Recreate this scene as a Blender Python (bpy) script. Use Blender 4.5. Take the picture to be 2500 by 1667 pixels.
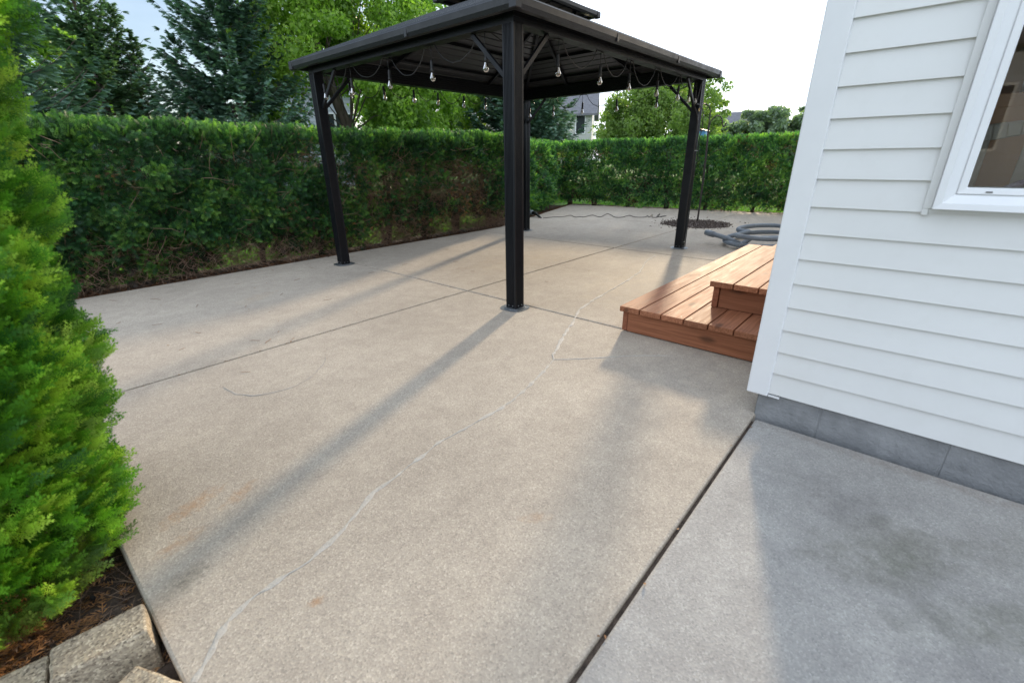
import bpy, bmesh, math, random
import numpy as np
from mathutils import Vector, Matrix
R = math.radians
for o in list(bpy.data.objects): bpy.data.objects.remove(o)
sc = bpy.context.scene
COL = sc.collection
random.seed(7); rng = np.random.default_rng(11)

# ------------------------------------------------------------------ camera
CAMH = 1.105
fw = Vector((0.6966190, 0.6117270, -0.3748495)); rt = Vector((0.6565582, -0.7542002, -0.0106542)); up = Vector((0.2892290, 0.2386886, 0.9270245))
cd = bpy.data.cameras.new('camera'); cam = bpy.data.objects.new('camera', cd); COL.objects.link(cam)
cam.matrix_world = Matrix(((rt.x, up.x, -fw.x, 0), (rt.y, up.y, -fw.y, 0), (rt.z, up.z, -fw.z, CAMH), (0, 0, 0, 1)))
cd.sensor_width = 36; cd.lens = 15.893; cd.clip_start = 0.05; cd.clip_end = 2000
cd.dof.use_dof = True; cd.dof.focus_distance = 4.5; cd.dof.aperture_fstop = 4.0
sc.camera = cam

# ------------------------------------------------------------------ sun and sky
SUN_AZ, SUN_EL = R(19.0), R(15.3)
sdir = Vector((math.cos(SUN_EL) * math.cos(SUN_AZ), math.cos(SUN_EL) * math.sin(SUN_AZ), math.sin(SUN_EL)))
sl = bpy.data.lights.new('sun', 'SUN'); so = bpy.data.objects.new('sun', sl); COL.objects.link(so)
sl.energy = 4.4; sl.angle = R(3.0); sl.color = (1.0, 0.80, 0.55)
so.rotation_mode = 'QUATERNION'; so.rotation_quaternion = sdir.to_track_quat('Z', 'Y'); so.location = (0, 0, 30)
w = bpy.data.worlds.new('World'); sc.world = w; w.use_nodes = True
nt = w.node_tree; N = nt.nodes; Lk = nt.links; N.clear()
out = N.new('ShaderNodeOutputWorld'); bg = N.new('ShaderNodeBackground'); sky = N.new('ShaderNodeTexSky')
sky.sky_type = 'NISHITA'; sky.sun_disc = False; sky.sun_elevation = SUN_EL; sky.sun_rotation = R(90) - SUN_AZ
sky.air_density = 1.0; sky.dust_density = 1.5; sky.ozone_density = 2.0; sky.altitude = 100
tc = N.new('ShaderNodeTexCoord')
def wmath(op, a, b=None, c=None):
    n = N.new('ShaderNodeMath'); n.operation = op
    for i, v in enumerate((a, b, c)):
        if v is None: continue
        if isinstance(v, (int, float)): n.inputs[i].default_value = v
        else: Lk.new(v, n.inputs[i])
    return n.outputs[0]
sx = N.new('ShaderNodeSeparateXYZ'); Lk.new(tc.outputs['Generated'], sx.inputs[0])
zz = wmath('MAXIMUM', sx.outputs[2], 0.0); zz = wmath('ADD', zz, 0.12)
cmb = N.new('ShaderNodeCombineXYZ'); Lk.new(wmath('DIVIDE', sx.outputs[0], zz), cmb.inputs[0]); Lk.new(wmath('DIVIDE', sx.outputs[1], zz), cmb.inputs[1])
nz = N.new('ShaderNodeTexNoise'); nz.inputs['Scale'].default_value = 0.9; nz.inputs['Detail'].default_value = 6; nz.inputs['Roughness'].default_value = 0.55
Lk.new(cmb.outputs[0], nz.inputs['Vector'])
# bright thin cloud over most of the sky, open blue towards the north east (azimuth 85 degrees)
hole = Vector((math.cos(R(88)) * math.cos(R(24)), math.sin(R(88)) * math.cos(R(24)), math.sin(R(24))))
dh = N.new('ShaderNodeVectorMath'); dh.operation = 'DOT_PRODUCT'; Lk.new(tc.outputs['Generated'], dh.inputs[0]); dh.inputs[1].default_value = tuple(hole)
mr_ = N.new('ShaderNodeMapRange'); mr_.interpolation_type = 'SMOOTHSTEP'; Lk.new(dh.outputs['Value'], mr_.inputs[0])
mr_.inputs[1].default_value = 0.55; mr_.inputs[2].default_value = 0.93; mr_.inputs[3].default_value = 0.98; mr_.inputs[4].default_value = 0.16
cf = wmath('ADD', mr_.outputs[0], wmath('MULTIPLY_ADD', nz.outputs['Fac'], .5, -0.26))
cl = N.new('ShaderNodeClamp'); Lk.new(cf, cl.inputs[0]); cl.inputs['Min'].default_value = 0.08; cl.inputs['Max'].default_value = 0.97
mx = N.new('ShaderNodeMix'); mx.data_type = 'RGBA'
mx.inputs['B'].default_value = (9.6, 10.8, 12.6, 1)
Lk.new(cl.outputs[0], mx.inputs['Factor']); Lk.new(sky.outputs[0], mx.inputs['A'])
Lk.new(mx.outputs['Result'], bg.inputs[0]); bg.inputs[1].default_value = 0.15
Lk.new(bg.outputs[0], out.inputs[0])
sc.view_settings.view_transform = 'Standard'; sc.view_settings.look = 'None'; sc.view_settings.exposure = 0.22; sc.view_settings.gamma = 1
sc.render.engine = 'CYCLES'
sc.cycles.max_bounces = 8; sc.cycles.transparent_max_bounces = 12

# ------------------------------------------------------------------ materials
def newmat(name):
    m = bpy.data.materials.new(name); m.use_nodes = True
    return m, m.node_tree, m.node_tree.nodes['Principled BSDF']
def setc(s, c): s.default_value = (c[0], c[1], c[2], 1)
def ramp(nt, fac, stops):
    r = nt.nodes.new('ShaderNodeValToRGB'); e = r.color_ramp.elements
    while len(e) < len(stops): e.new(0.5)
    for i, (p, c) in enumerate(stops):
        e[i].position = p; e[i].color = (c[0], c[1], c[2], 1)
    nt.links.new(fac, r.inputs[0]); return r.outputs[0]
def noise(nt, scale, detail=4, rough=.55, vec=None, mapscale=None):
    n = nt.nodes.new('ShaderNodeTexNoise'); n.inputs['Scale'].default_value = scale; n.inputs['Detail'].default_value = detail; n.inputs['Roughness'].default_value = rough
    if vec is None: vec = coord(nt)
    if mapscale:
        mp = nt.nodes.new('ShaderNodeMapping'); mp.inputs['Scale'].default_value = mapscale; nt.links.new(vec, mp.inputs[0]); vec = mp.outputs[0]
    nt.links.new(vec, n.inputs['Vector']); return n.outputs['Fac']
def coord(nt):
    t = nt.nodes.get('TC') or nt.nodes.new('ShaderNodeTexCoord'); t.name = 'TC'; return t.outputs['Object']
def mixc(nt, f, a, b, mode='MIX'):
    m = nt.nodes.new('ShaderNodeMix'); m.data_type = 'RGBA'; m.blend_type = mode
    for s, v in ((m.inputs['Factor'], f), (m.inputs['A'], a), (m.inputs['B'], b)):
        if isinstance(v, (int, float)): s.default_value = v
        elif isinstance(v, tuple): s.default_value = (v[0], v[1], v[2], 1)
        else: nt.links.new(v, s)
    return m.outputs['Result']
def mth(nt, op, a, b=None, c=None):
    n = nt.nodes.new('ShaderNodeMath'); n.operation = op
    for i, v in enumerate((a, b, c)):
        if v is None: continue
        if isinstance(v, (int, float)): n.inputs[i].default_value = v
        else: nt.links.new(v, n.inputs[i])
    return n.outputs[0]
def bump(nt, bs, h, strength, dist=.01):
    b = nt.nodes.new('ShaderNodeBump'); b.inputs['Strength'].default_value = strength; b.inputs['Distance'].default_value = dist
    nt.links.new(h, b.inputs['Height']); nt.links.new(b.outputs[0], bs.inputs['Normal'])
def pm(name, c1, c2, scale=8, rough=.5, bs_=.15, bscale=None, metal=0, mapscale=None, spec=.5, bdist=.003):
    m, nt_, b = newmat(name)
    f = noise(nt_, scale, 5, .6, mapscale=mapscale)
    nt_.links.new(ramp(nt_, f, [(.3, c1), (.7, c2)]), b.inputs['Base Color'])
    b.inputs['Roughness'].default_value = rough; b.inputs['Metallic'].default_value = metal; b.inputs['Specular IOR Level'].default_value = spec
    if bs_: bump(nt_, b, noise(nt_, bscale or scale * 6, 4, .6, mapscale=mapscale), bs_, bdist)
    return m
M = {}
M['metal'] = pm('black_metal', (.003, .004, .006), (.006, .007, .010), 3, .36, .04, 40, spec=.30)
M['roof'] = pm('roof_metal', (.012, .013, .016), (.020, .021, .025), 3, .34, .04, 30, spec=.5)
M['panel'] = pm('roof_panel_metal', (.030, .032, .036), (.045, .047, .052), 3, .34, .04, 30, spec=.5)  # paler copy of the roof metal, reflected light put into its colour
M['galv'] = pm('plate_metal', (.20, .22, .24), (.34, .36, .38), 30, .35, .05, 80, metal=.8)
M['cable'] = pm('cable_rubber', (.012, .012, .012), (.022, .022, .022), 20, .5, .0)
m, nt_, b = newmat('vinyl_siding')
c_ = ramp(nt_, noise(nt_, 1.6, 5, .6), [(.3, (.68, .685, .675)), (.7, (.73, .735, .725))])
c_ = mixc(nt_, mth(nt_, 'MULTIPLY', ramp(nt_, noise(nt_, 14, 6, .7), [(.52, (0, 0, 0)), (.75, (1, 1, 1))]), .10), c_, (.50, .50, .45))
sz_ = nt_.nodes.new('ShaderNodeSeparateXYZ'); nt_.links.new(coord(nt_), sz_.inputs[0])
mr2 = nt_.nodes.new('ShaderNodeMapRange'); nt_.links.new(sz_.outputs[2], mr2.inputs[0]); mr2.inputs[1].default_value = .12; mr2.inputs[2].default_value = .45; mr2.inputs[3].default_value = .20; mr2.inputs[4].default_value = 0
c_ = mixc(nt_, mth(nt_, 'MULTIPLY', mr2.outputs[0], noise(nt_, 9, 5, .7)), c_, (.36, .34, .28))
nt_.links.new(c_, b.inputs['Base Color']); b.inputs['Roughness'].default_value = .42
hh_ = mth(nt_, 'ADD', mth(nt_, 'MULTIPLY', noise(nt_, 60, 4, .6, mapscale=(1, .10, 1)), .10), mth(nt_, 'MULTIPLY', noise(nt_, 3, 2, .5, mapscale=(1, .6, 3)), 1.0))
bump(nt_, b, hh_, .35, .004); M['siding'] = m
M['trim'] = pm('white_trim', (.72, .73, .74), (.77, .78, .79), 4, .35, .04, 60)
M['grain_white'] = M['trim']
M['foundation'] = pm('foundation_concrete', (.17, .175, .18), (.29, .295, .30), 7, .85, .9, 60, bdist=.006)
M['hose'] = pm('hose_vinyl', (.17, .20, .235), (.22, .255, .29), 8, .38, .0)
M['toolgrey'] = pm('tool_plastic', (.20, .23, .24), (.25, .28, .29), 10, .4, .0)
M['bark'] = pm('bark', (.045, .034, .026), (.13, .10, .08), 9, .9, .8, 30, mapscale=(1, 1, .25), bdist=.02)
M['twig'] = pm('twig_bark', (.17, .105, .07), (.42, .28, .19), 12, .85, .2, 60)
M['soil'] = pm('soil', (.035, .026, .021), (.13, .095, .072), 30, .95, 1.0, 90, bdist=.01)
M['dry'] = pm('dry_leaf', (.16, .07, .03), (.34, .17, .08), 8, .8, .0)
M['filler'] = pm('crack_filler', (.37, .345, .31), (.48, .45, .41), 30, .8, .4, 60, bdist=.003)
M['filler2'] = pm('old_crack_filler', (.345, .32, .285), (.46, .43, .385), 40, .8, .9, 90, bdist=.003)
M['scuff'] = pm('scuff', (.30, .268, .232), (.39, .352, .305), 60, .85, 0)
M['mulch'] = pm('mulch', (.03, .02, .016), (.10, .07, .055), 40, .9, .6, 60, bdist=.01)
M['shingle'] = pm('shingles', (.10, .10, .11), (.17, .17, .185), 6, .9, .4, 30)
M['beige'] = pm('beige_siding', (.42, .42, .40), (.47, .47, .44), 2, .6, .0)
M['greysid'] = pm('grey_siding', (.40, .43, .48), (.45, .48, .53), 2, .6, .0)
M['darkglass'] = pm('dark_glass', (.02, .025, .03), (.035, .04, .045), 2, .08, .0)
M['blue'] = pm('blue_paint', (.05, .22, .42), (.07, .28, .5), 6, .4, .0)
M['iron'] = pm('black_iron', (.015, .014, .013), (.04, .03, .025), 30, .5, .1)
M['brass'] = pm('brass', (.5, .38, .16), (.6, .45, .2), 30, .3, 0, metal=1)
M['chairwood'] = pm('chair_wood', (.24, .20, .17), (.38, .32, .27), 6, .45, .1, 30, mapscale=(1, .2, 1))
M['roomwood'] = pm('room_wood', (.30, .14, .065), (.44, .23, .12), 5, .5, .1, 20, mapscale=(1, 1, .2))
M['cushion'] = pm('orange_fabric', (.42, .15, .05), (.55, .22, .08), 14, .9, .3, 60)
M['purple'] = pm('purple_fabric', (.07, .04, .10), (.30, .25, .30), 60, .9, .3, 60)
M['filament'] = pm('filament', (.5, .35, .15), (.6, .45, .2), 20, .3, 0, metal=.6)

def glassmat(name, tint=(.9, .93, .92), thin=.12, rough=.02):
    m, nt_, b = newmat(name); n = nt_.nodes; n.remove(b)
    o = n['Material Output']; g = n.new('ShaderNodeBsdfGlossy'); g.inputs['Roughness'].default_value = rough
    t = n.new('ShaderNodeBsdfTransparent'); setc(t.inputs[0], tint)
    fr = n.new('ShaderNodeFresnel'); fr.inputs[0].default_value = 1.5
    f = mth(nt_, 'MULTIPLY_ADD', fr.outputs[0], 1.0, thin)
    f = mth(nt_, 'ADD', f, mth(nt_, 'MULTIPLY', noise(nt_, 6), .008))
    f = mth(nt_, 'MINIMUM', f, 1.0)
    mxs = n.new('ShaderNodeMixShader'); nt_.links.new(f, mxs.inputs[0]); nt_.links.new(t.outputs[0], mxs.inputs[1]); nt_.links.new(g.outputs[0], mxs.inputs[2])
    nt_.links.new(mxs.outputs[0], o.inputs[0]); return m
M['glass'] = glassmat('window_glass', thin=.0)
M['bulbglass'] = glassmat('bulb_glass', (.78, .77, .73), .16, .06)

def leafmat(name, trans=.35, rough=.5, spec=.35):
    """leaf colour from the 'Col' attribute of each spray, part of the light passes through"""
    m, nt_, b = newmat(name); n = nt_.nodes
    a = n.new('ShaderNodeAttribute'); a.attribute_name = 'Col'
    f = noise(nt_, 60, 2)
    c = mixc(nt_, 1.0, a.outputs['Color'], ramp(nt_, f, [(.3, (.8, .8, .8)), (.7, (1.2, 1.2, 1.2))]), 'MULTIPLY')
    nt_.links.new(c, b.inputs['Base Color']); b.inputs['Roughness'].default_value = rough; b.inputs['Specular IOR Level'].default_value = spec
    t = n.new('ShaderNodeBsdfTranslucent'); ct = mixc(nt_, 1.0, c, (1.5, 1.7, .7), 'MULTIPLY'); nt_.links.new(ct, t.inputs[0])
    ms = n.new('ShaderNodeMixShader'); ms.inputs[0].default_value = trans
    nt_.links.new(b.outputs[0], ms.inputs[1]); nt_.links.new(t.outputs[0], ms.inputs[2]); nt_.links.new(ms.outputs[0], n['Material Output'].inputs[0])
    return m
M['arbor'] = leafmat('arborvitae_leaf', .40)
M['spruce'] = leafmat('spruce_needles', .22, .55)
M['leaf'] = leafmat('broad_leaf', .5, .45)
M['grass'] = leafmat('grass_blade', .45)

for k_ in ('metal', 'roof'):
    n_t = M[k_].node_tree; bb = n_t.nodes['Principled BSDF']
    n_t.links.new(mth(n_t, 'MULTIPLY_ADD', noise(n_t, 7, 6, .7), .5, .16), bb.inputs['Roughness'])
# concrete ----------------------------------------------------------
def concrete(name, lo, hi, stains=(), sp=1.0):
    m, nt_, b = newmat(name); n = nt_.nodes; v = coord(nt_)
    base = ramp(nt_, noise(nt_, 1.3, 5, .6), [(.3, lo), (.7, hi)])
    base = mixc(nt_, .5, base, ramp(nt_, noise(nt_, 9, 5, .7), [(.3, (.42, .40, .38)), (.7, (.62, .61, .58))]), 'OVERLAY')
    vo = n.new('ShaderNodeTexVoronoi'); vo.inputs['Scale'].default_value = 210; nt_.links.new(v, vo.inputs['Vector'])
    sepv = n.new('ShaderNodeSeparateColor'); nt_.links.new(vo.outputs['Color'], sepv.inputs[0])
    agg = ramp(nt_, sepv.outputs[0], [(0, (.12, .11, .10)), (.12, (.34, .30, .27)), (.5, (.5, .48, .45)), (.85, (.66, .62, .55)), (1, (.95, .93, .88))])
    base = mixc(nt_, .45 * sp, base, agg, 'OVERLAY')
    vo2 = n.new('ShaderNodeTexVoronoi'); vo2.inputs['Scale'].default_value = 110; nt_.links.new(v, vo2.inputs['Vector'])
    sp2 = n.new('ShaderNodeSeparateColor'); nt_.links.new(vo2.outputs['Color'], sp2.inputs[0])
    base = mixc(nt_, .05 * sp, base, ramp(nt_, sp2.outputs[1], [(0, (.25, .24, .24)), (.5, (.5, .5, .5)), (1, (.72, .7, .66))]), 'OVERLAY')
    # occasional dark specks
    spk = ramp(nt_, noise(nt_, 55, 3, .5), [(.70, (0, 0, 0)), (.76, (1, 1, 1))])
    base = mixc(nt_, mth(nt_, 'MULTIPLY', spk, .25), base, (.12, .11, .10))
    for (x, y, rx, ry, ang, col, s, ns) in stains:
        mp = n.new('ShaderNodeMapping'); mp.vector_type = 'TEXTURE'; mp.inputs['Location'].default_value = (x, y, 0); mp.inputs['Rotation'].default_value = (0, 0, R(ang)); mp.inputs['Scale'].default_value = (rx, ry, 1)
        nt_.links.new(v, mp.inputs[0])
        sx_ = n.new('ShaderNodeSeparateXYZ'); nt_.links.new(mp.outputs[0], sx_.inputs[0])
        r2 = mth(nt_, 'ADD', mth(nt_, 'POWER', mth(nt_, 'ABSOLUTE', sx_.outputs[0]), 2.0), mth(nt_, 'POWER', mth(nt_, 'ABSOLUTE', sx_.outputs[1]), 2.0))
        f = mth(nt_, 'SUBTRACT', 1.0, r2)
        f = mth(nt_, 'ADD', f, mth(nt_, 'MULTIPLY_ADD', noise(nt_, ns * 1.6, 7, .72), 3.6, -2.1))
        f = mth(nt_, 'MULTIPLY', f, s)
        cl_ = n.new('ShaderNodeClamp'); nt_.links.new(f, cl_.inputs[0]); cl_.inputs['Max'].default_value = s
        base = mixc(nt_, cl_.outputs[0], base, col)
    nt_.links.new(base, b.inputs['Base Color'])
    b.inputs['Roughness'].default_value = .82; b.inputs['Specular IOR Level'].default_value = .3
    hh = mth(nt_, 'ADD', mth(nt_, 'MULTIPLY', vo.outputs['Distance'], .6), noise(nt_, 130, 3, .6))
    bump(nt_, b, hh, .35, .0025)
    return m
rust = (.36, .17, .05)
M['conc'] = concrete('patio_concrete', (.33, .295, .255), (.405, .365, .315), [
    (.20, 1.66, .14, .05, 20, rust, .45, 22), (.12, 1.50, .10, .04, 10, rust, .35, 25), (.33, 1.60, .10, .04, 30, rust, .35, 25), (.93, .72, .07, .03, -40, rust, .3, 20), (.30, .98, .035, .02, 0, rust, .5, 30),
    (.09, 1.33, .09, .06, 20, (.06, .055, .035), .45, 18), (.30, 3.9, .12, .05, 40, rust, .4, 20), (1.4, 4.2, .3, .12, 30, (.40, .27, .15), .22, 9), (3.3, 3.6, .18, .10, 0, (.20, .14, .09), .3, 10),
    (3.9, 1.9, 1.1, .5, 10, (.42, .33, .22), .25, 4), (4.2, 3.4, 1.2, .5, 0, (.42, .33, .22), .30, 4), (2.2, .75, .9, .35, 0, (.17, .165, .16), .30, 6)], .72)
M['conc0'] = concrete('side_slab_concrete', (.275, .27, .265), (.37, .362, .35), [
    (1.50, -.16, .30, .16, -40, (.085, .082, .040), .50, 4), (1.47, -.19, .13, .06, -40, (.06, .07, .025), .40, 7), (1.66, -.03, .20, .20, 0, (.10, .09, .085), .34, 6), (1.36, -.36, .30, .10, -50, (.10, .11, .055), .26, 8), (1.25, -.12, .75, .45, 20, (.14, .135, .14), .24, 4), (1.55, -.62, .5, .14, -50, (.13, .125, .09), .22, 8), (.95, -.40, .5, .22, 10, (.12, .11, .12), .24, 6), (1.75, -.45, .25, .10, -30, (.12, .11, .07), .2, 9),
    (2.02, -.3, .05, .9, 0, (.20, .14, .10), .30, 12)], .6)
M['block'] = concrete('wall_block_concrete', (.25, .22, .175), (.42, .375, .30), [], 1.9)

def woodmat(name, lo, hi, rough, ax=0):
    sw = (lambda a, b_, c_: (a, b_, c_)) if ax == 0 else (lambda a, b_, c_: (b_, a, c_))
    m, nt_, b = newmat(name); n = nt_.nodes
    oi = n.new('ShaderNodeObjectInfo'); v = n.new('ShaderNodeVectorMath'); v.operation = 'ADD'; nt_.links.new(coord(nt_), v.inputs[0])
    cx = n.new('ShaderNodeCombineXYZ'); nt_.links.new(mth(nt_, 'MULTIPLY', oi.outputs['Random'], 37.0), cx.inputs[0]); nt_.links.new(mth(nt_, 'MULTIPLY', oi.outputs['Random'], 11.0), cx.inputs[1]); nt_.links.new(cx.outputs[0], v.inputs[1])
    g = noise(nt_, 9, 6, .65, vec=v.outputs[0], mapscale=sw(.35, 5, 5))
    c = ramp(nt_, g, [(.25, lo), (.5, tuple((a + c_) / 2 for a, c_ in zip(lo, hi))), (.75, hi)])
    c = mixc(nt_, .5, c, ramp(nt_, oi.outputs['Random'], [(0, (.28, .27, .27)), (1, (.68, .65, .62))]), 'OVERLAY')
    g2 = ramp(nt_, noise(nt_, 40, 3, .6, vec=v.outputs[0], mapscale=sw(.06, 2.4, 2.4)), [(.40, (1, 1, 1)), (.62, (0, 0, 0))])
    c = mixc(nt_, mth(nt_, 'MULTIPLY', g2, .45), c, (lo[0] * .5, lo[1] * .45, lo[2] * .4))
    # knots
    vk = n.new('ShaderNodeTexVoronoi'); vk.inputs['Scale'].default_value = 1.0; mp = n.new('ShaderNodeMapping'); mp.inputs['Scale'].default_value = sw(2.4, 6, 6); nt_.links.new(v.outputs[0], mp.inputs[0]); nt_.links.new(mp.outputs[0], vk.inputs['Vector'])
    kk = ramp(nt_, vk.outputs['Distance'], [(.07, (1, 1, 1)), (.16, (0, 0, 0))])
    c = mixc(nt_, mth(nt_, 'MULTIPLY', kk, .75), c, (.07, .03, .015))
    nt_.links.new(c, b.inputs['Base Color'])
    nt_.links.new(mth(nt_, 'MULTIPLY_ADD', g, .35, rough - .17), b.inputs['Roughness'])
    b.inputs['Specular IOR Level'].default_value = .25
    bump(nt_, b, g, .35, .004)
    return m
M['cedar'] = woodmat('cedar_boards', (.23, .082, .038), (.45, .205, .115), .68)
M['cedarside'] = woodmat('cedar_side_boards', (.23, .08, .04), (.36, .145, .08), .7)

M['cedarcross'] = woodmat('cedar_riser_boards', (.24, .088, .042), (.37, .155, .082), .7, 1)
m, nt_, b = newmat('lawn'); nt_.links.new(ramp(nt_, noise(nt_, 1.2, 8, .7), [(.3, (.05, .11, .015)), (.7, (.11, .21, .035))]), b.inputs['Base Color']); b.inputs['Roughness'].default_value = .9; bump(nt_, b, noise(nt_, 60, 5, .7), 1.0, .03); M['lawn'] = m

# ------------------------------------------------------------------ mesh helpers
class MB:
    def __init__(s): s.v = []; s.f = []
    def add(s, vs, fs):
        o = len(s.v); s.v += [tuple(v) for v in vs]; s.f += [tuple(i + o for i in f) for f in fs]; return s
    def box(s, a, b):
        x0, y0, z0 = a; x1, y1, z1 = b
        return s.add([(x0, y0, z0), (x1, y0, z0), (x1, y1, z0), (x0, y1, z0), (x0, y0, z1), (x1, y0, z1), (x1, y1, z1), (x0, y1, z1)],
                     [(0, 3, 2, 1), (4, 5, 6, 7), (0, 1, 5, 4), (1, 2, 6, 5), (2, 3, 7, 6), (3, 0, 4, 7)])
    def bar(s, p, q, wd, ht, upv=(0, 0, 1)):
        p = Vector(p); q = Vector(q); d = (q - p).normalized(); u = Vector(upv); sd = d.cross(u)
        if sd.length < 1e-4: sd = d.cross(Vector((1, 0, 0)))
        sd.normalize(); u = sd.cross(d)
        c = []
        for e in (p, q):
            for (a, b_) in ((-1, -1), (1, -1), (1, 1), (-1, 1)): c.append(e + sd * a * wd / 2 + u * b_ * ht / 2)
        return s.add(c, [(0, 1, 2, 3), (7, 6, 5, 4), (0, 4, 5, 1), (1, 5, 6, 2), (2, 6, 7, 3), (3, 7, 4, 0)])
    def prism(s, poly, z0, z1):
        n = len(poly)
        return s.add([(x, y, z0) for x, y in poly] + [(x, y, z1) for x, y in poly],
                     [tuple(range(n - 1, -1, -1)), tuple(range(n, 2 * n))] + [(i, (i + 1) % n, n + (i + 1) % n, n + i) for i in range(n)])
    def tube(s, pts, r, seg=8, cap=True):
        pts = [Vector(p) for p in pts]; n = len(pts); rr = r if hasattr(r, '__len__') else [r] * n
        o = len(s.v); prev = None
        for i, p in enumerate(pts):
            d = (pts[min(i + 1, n - 1)] - pts[max(i - 1, 0)])
            d = d.normalized() if d.length > 1e-9 else Vector((0, 0, 1))
            if prev is None: a = d.orthogonal().normalized()
            else:
                a = prev - d * prev.dot(d)
                a = a.normalized() if a.length > 1e-6 else d.orthogonal().normalized()
            prev = a; bb = d.cross(a)
            for k in range(seg):
                t = 2 * math.pi * k / seg; s.v.append(tuple(p + (a * math.cos(t) + bb * math.sin(t)) * rr[i]))
        for i in range(n - 1):
            for k in range(seg):
                k2 = (k + 1) % seg; s.f.append((o + i * seg + k, o + i * seg + k2, o + (i + 1) * seg + k2, o + (i + 1) * seg + k))
        if cap: s.f.append(tuple(o + k for k in range(seg - 1, -1, -1))); s.f.append(tuple(o + (n - 1) * seg + k for k in range(seg)))
        return s
    def lathe(s, prof, c=(0, 0, 0), seg=12):
        o = len(s.v); n = len(prof)
        for r_, z in prof:
            for k in range(seg):
                t = 2 * math.pi * k / seg; s.v.append((c[0] + r_ * math.cos(t), c[1] + r_ * math.sin(t), c[2] + z))
        for i in range(n - 1):
            for k in range(seg):
                k2 = (k + 1) % seg; s.f.append((o + i * seg + k, o + i * seg + k2, o + (i + 1) * seg + k2, o + (i + 1) * seg + k))
        s.f.append(tuple(o + k for k in range(seg - 1, -1, -1))); s.f.append(tuple(o + (n - 1) * seg + k for k in range(seg)))
        return s
def tag(o, label=None, cat=None, group=None, kind=None):
    if label: o['label'] = label
    if cat: o['category'] = cat
    if group: o['group'] = group
    if kind: o['kind'] = kind
    return o
def root(name, loc, label, cat, group=None):
    o = bpy.data.objects.new(name, None); COL.objects.link(o); o.location = loc; o.empty_display_size = .1
    o['origin'] = list(loc); return tag(o, label, cat, group)
def org(parent):
    while parent.parent: parent = parent.parent
    return Vector(parent.location)
def obj(name, mb, mat, parent=None, bevel=0, smooth=False, seg=1):
    me = bpy.data.meshes.new(name)
    off = org(parent) if parent else Vector((0, 0, 0))
    me.from_pydata([tuple(Vector(v) - off) for v in mb.v], [], mb.f); me.update()
    me.materials.append(M[mat] if isinstance(mat, str) else mat)
    if smooth: me.polygons.foreach_set('use_smooth', [True] * len(me.polygons))
    o = bpy.data.objects.new(name, me); COL.objects.link(o)
    if parent: o.parent = parent
    if bevel:
        md = o.modifiers.new('bevel', 'BEVEL'); md.width = bevel; md.segments = seg; md.limit_method = 'ANGLE'
    return o
def meshnp(name, V, F, mat, parent=None, col=None, smooth=False):
    """big foliage mesh straight from arrays: V (n,3), F (m,k) all faces the same size"""
    off = np.array(org(parent)) if parent else np.zeros(3)
    V = (V - off).astype(np.float32); m_, k = F.shape
    me = bpy.data.meshes.new(name); me.vertices.add(len(V)); me.vertices.foreach_set('co', V.ravel())
    me.loops.add(m_ * k); me.loops.foreach_set('vertex_index', F.astype(np.int32).ravel())
    me.polygons.add(m_); me.polygons.foreach_set('loop_start', np.arange(0, m_ * k, k, dtype=np.int32))
    try: me.polygons.foreach_set('loop_total', np.full(m_, k, dtype=np.int32))
    except Exception: pass
    me.update(calc_edges=True)
    if col is not None:
        a = me.attributes.new('Col', 'FLOAT_COLOR', 'POINT')
        c4 = np.ones((len(V), 4), np.float32); c4[:, :3] = col; a.data.foreach_set('color', c4.ravel())
    me.materials.append(M[mat])
    o = bpy.data.objects.new(name, me); COL.objects.link(o)
    if parent: o.parent = parent
    return o

# value noise for foliage placement
_T = rng.random((64, 64, 64))
def vnoise(P, s):
    P = np.asarray(P, float) * s + 100.0; i = np.floor(P).astype(int); f = P - i; f = f * f * (3 - 2 * f); r = 0
    for a in (0, 1):
        for b_ in (0, 1):
            for c in (0, 1):
                wt = (f[:, 0] if a else 1 - f[:, 0]) * (f[:, 1] if b_ else 1 - f[:, 1]) * (f[:, 2] if c else 1 - f[:, 2])
                r = r + wt * _T[(i[:, 0] + a) % 64, (i[:, 1] + b_) % 64, (i[:, 2] + c) % 64]
    return r
def nrm(a): return a / (np.linalg.norm(a, axis=-1, keepdims=True) + 1e-9)
def rhomb(V, F, p, d, L, wd):
    """flat leaf shape from p along d"""
    p = np.array(p); d = np.array(d); s = np.array([-d[1], d[0], 0]); o = len(V)
    V += [p, p + d * L * .45 + s * wd / 2, p + d * L, p + d * L * .45 - s * wd / 2]; F.append([o, o + 1, o + 2, o + 3])
def dirv(a): return np.array([math.cos(a), math.sin(a), 0])
def spray_template(nb, sub, wd, droop=.12):
    V = []; F = []
    rhomb(V, F, (0, 0, 0), (1, 0, 0), 1.0, wd * .8)
    for i in range(nb):
        t = .12 + .8 * i / nb
        for sgn in (-1, 1):
            a = sgn * (.72 - .25 * t); L = .46 * (1 - t * .72) * (.9 + .2 * ((i * 7 + sgn) % 3) / 3); p = np.array((t + .03 * sgn, 0, 0)); d = dirv(a)
            rhomb(V, F, p, d, L, wd)
            for j in range(sub):
                u = .28 + .5 * j / max(1, sub); rhomb(V, F, p + d * L * u, dirv(a - sgn * .65), L * .42 * (1 - u * .3), wd * .85)
                if sub > 1: rhomb(V, F, p + d * L * u, dirv(a + sgn * .55), L * .36 * (1 - u * .3), wd * .85)
    V = np.array(V); V[:, 2] = -droop * V[:, 0] ** 2 - .25 * np.abs(V[:, 1]) * V[:, 0]
    return V, np.array(F)
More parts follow.
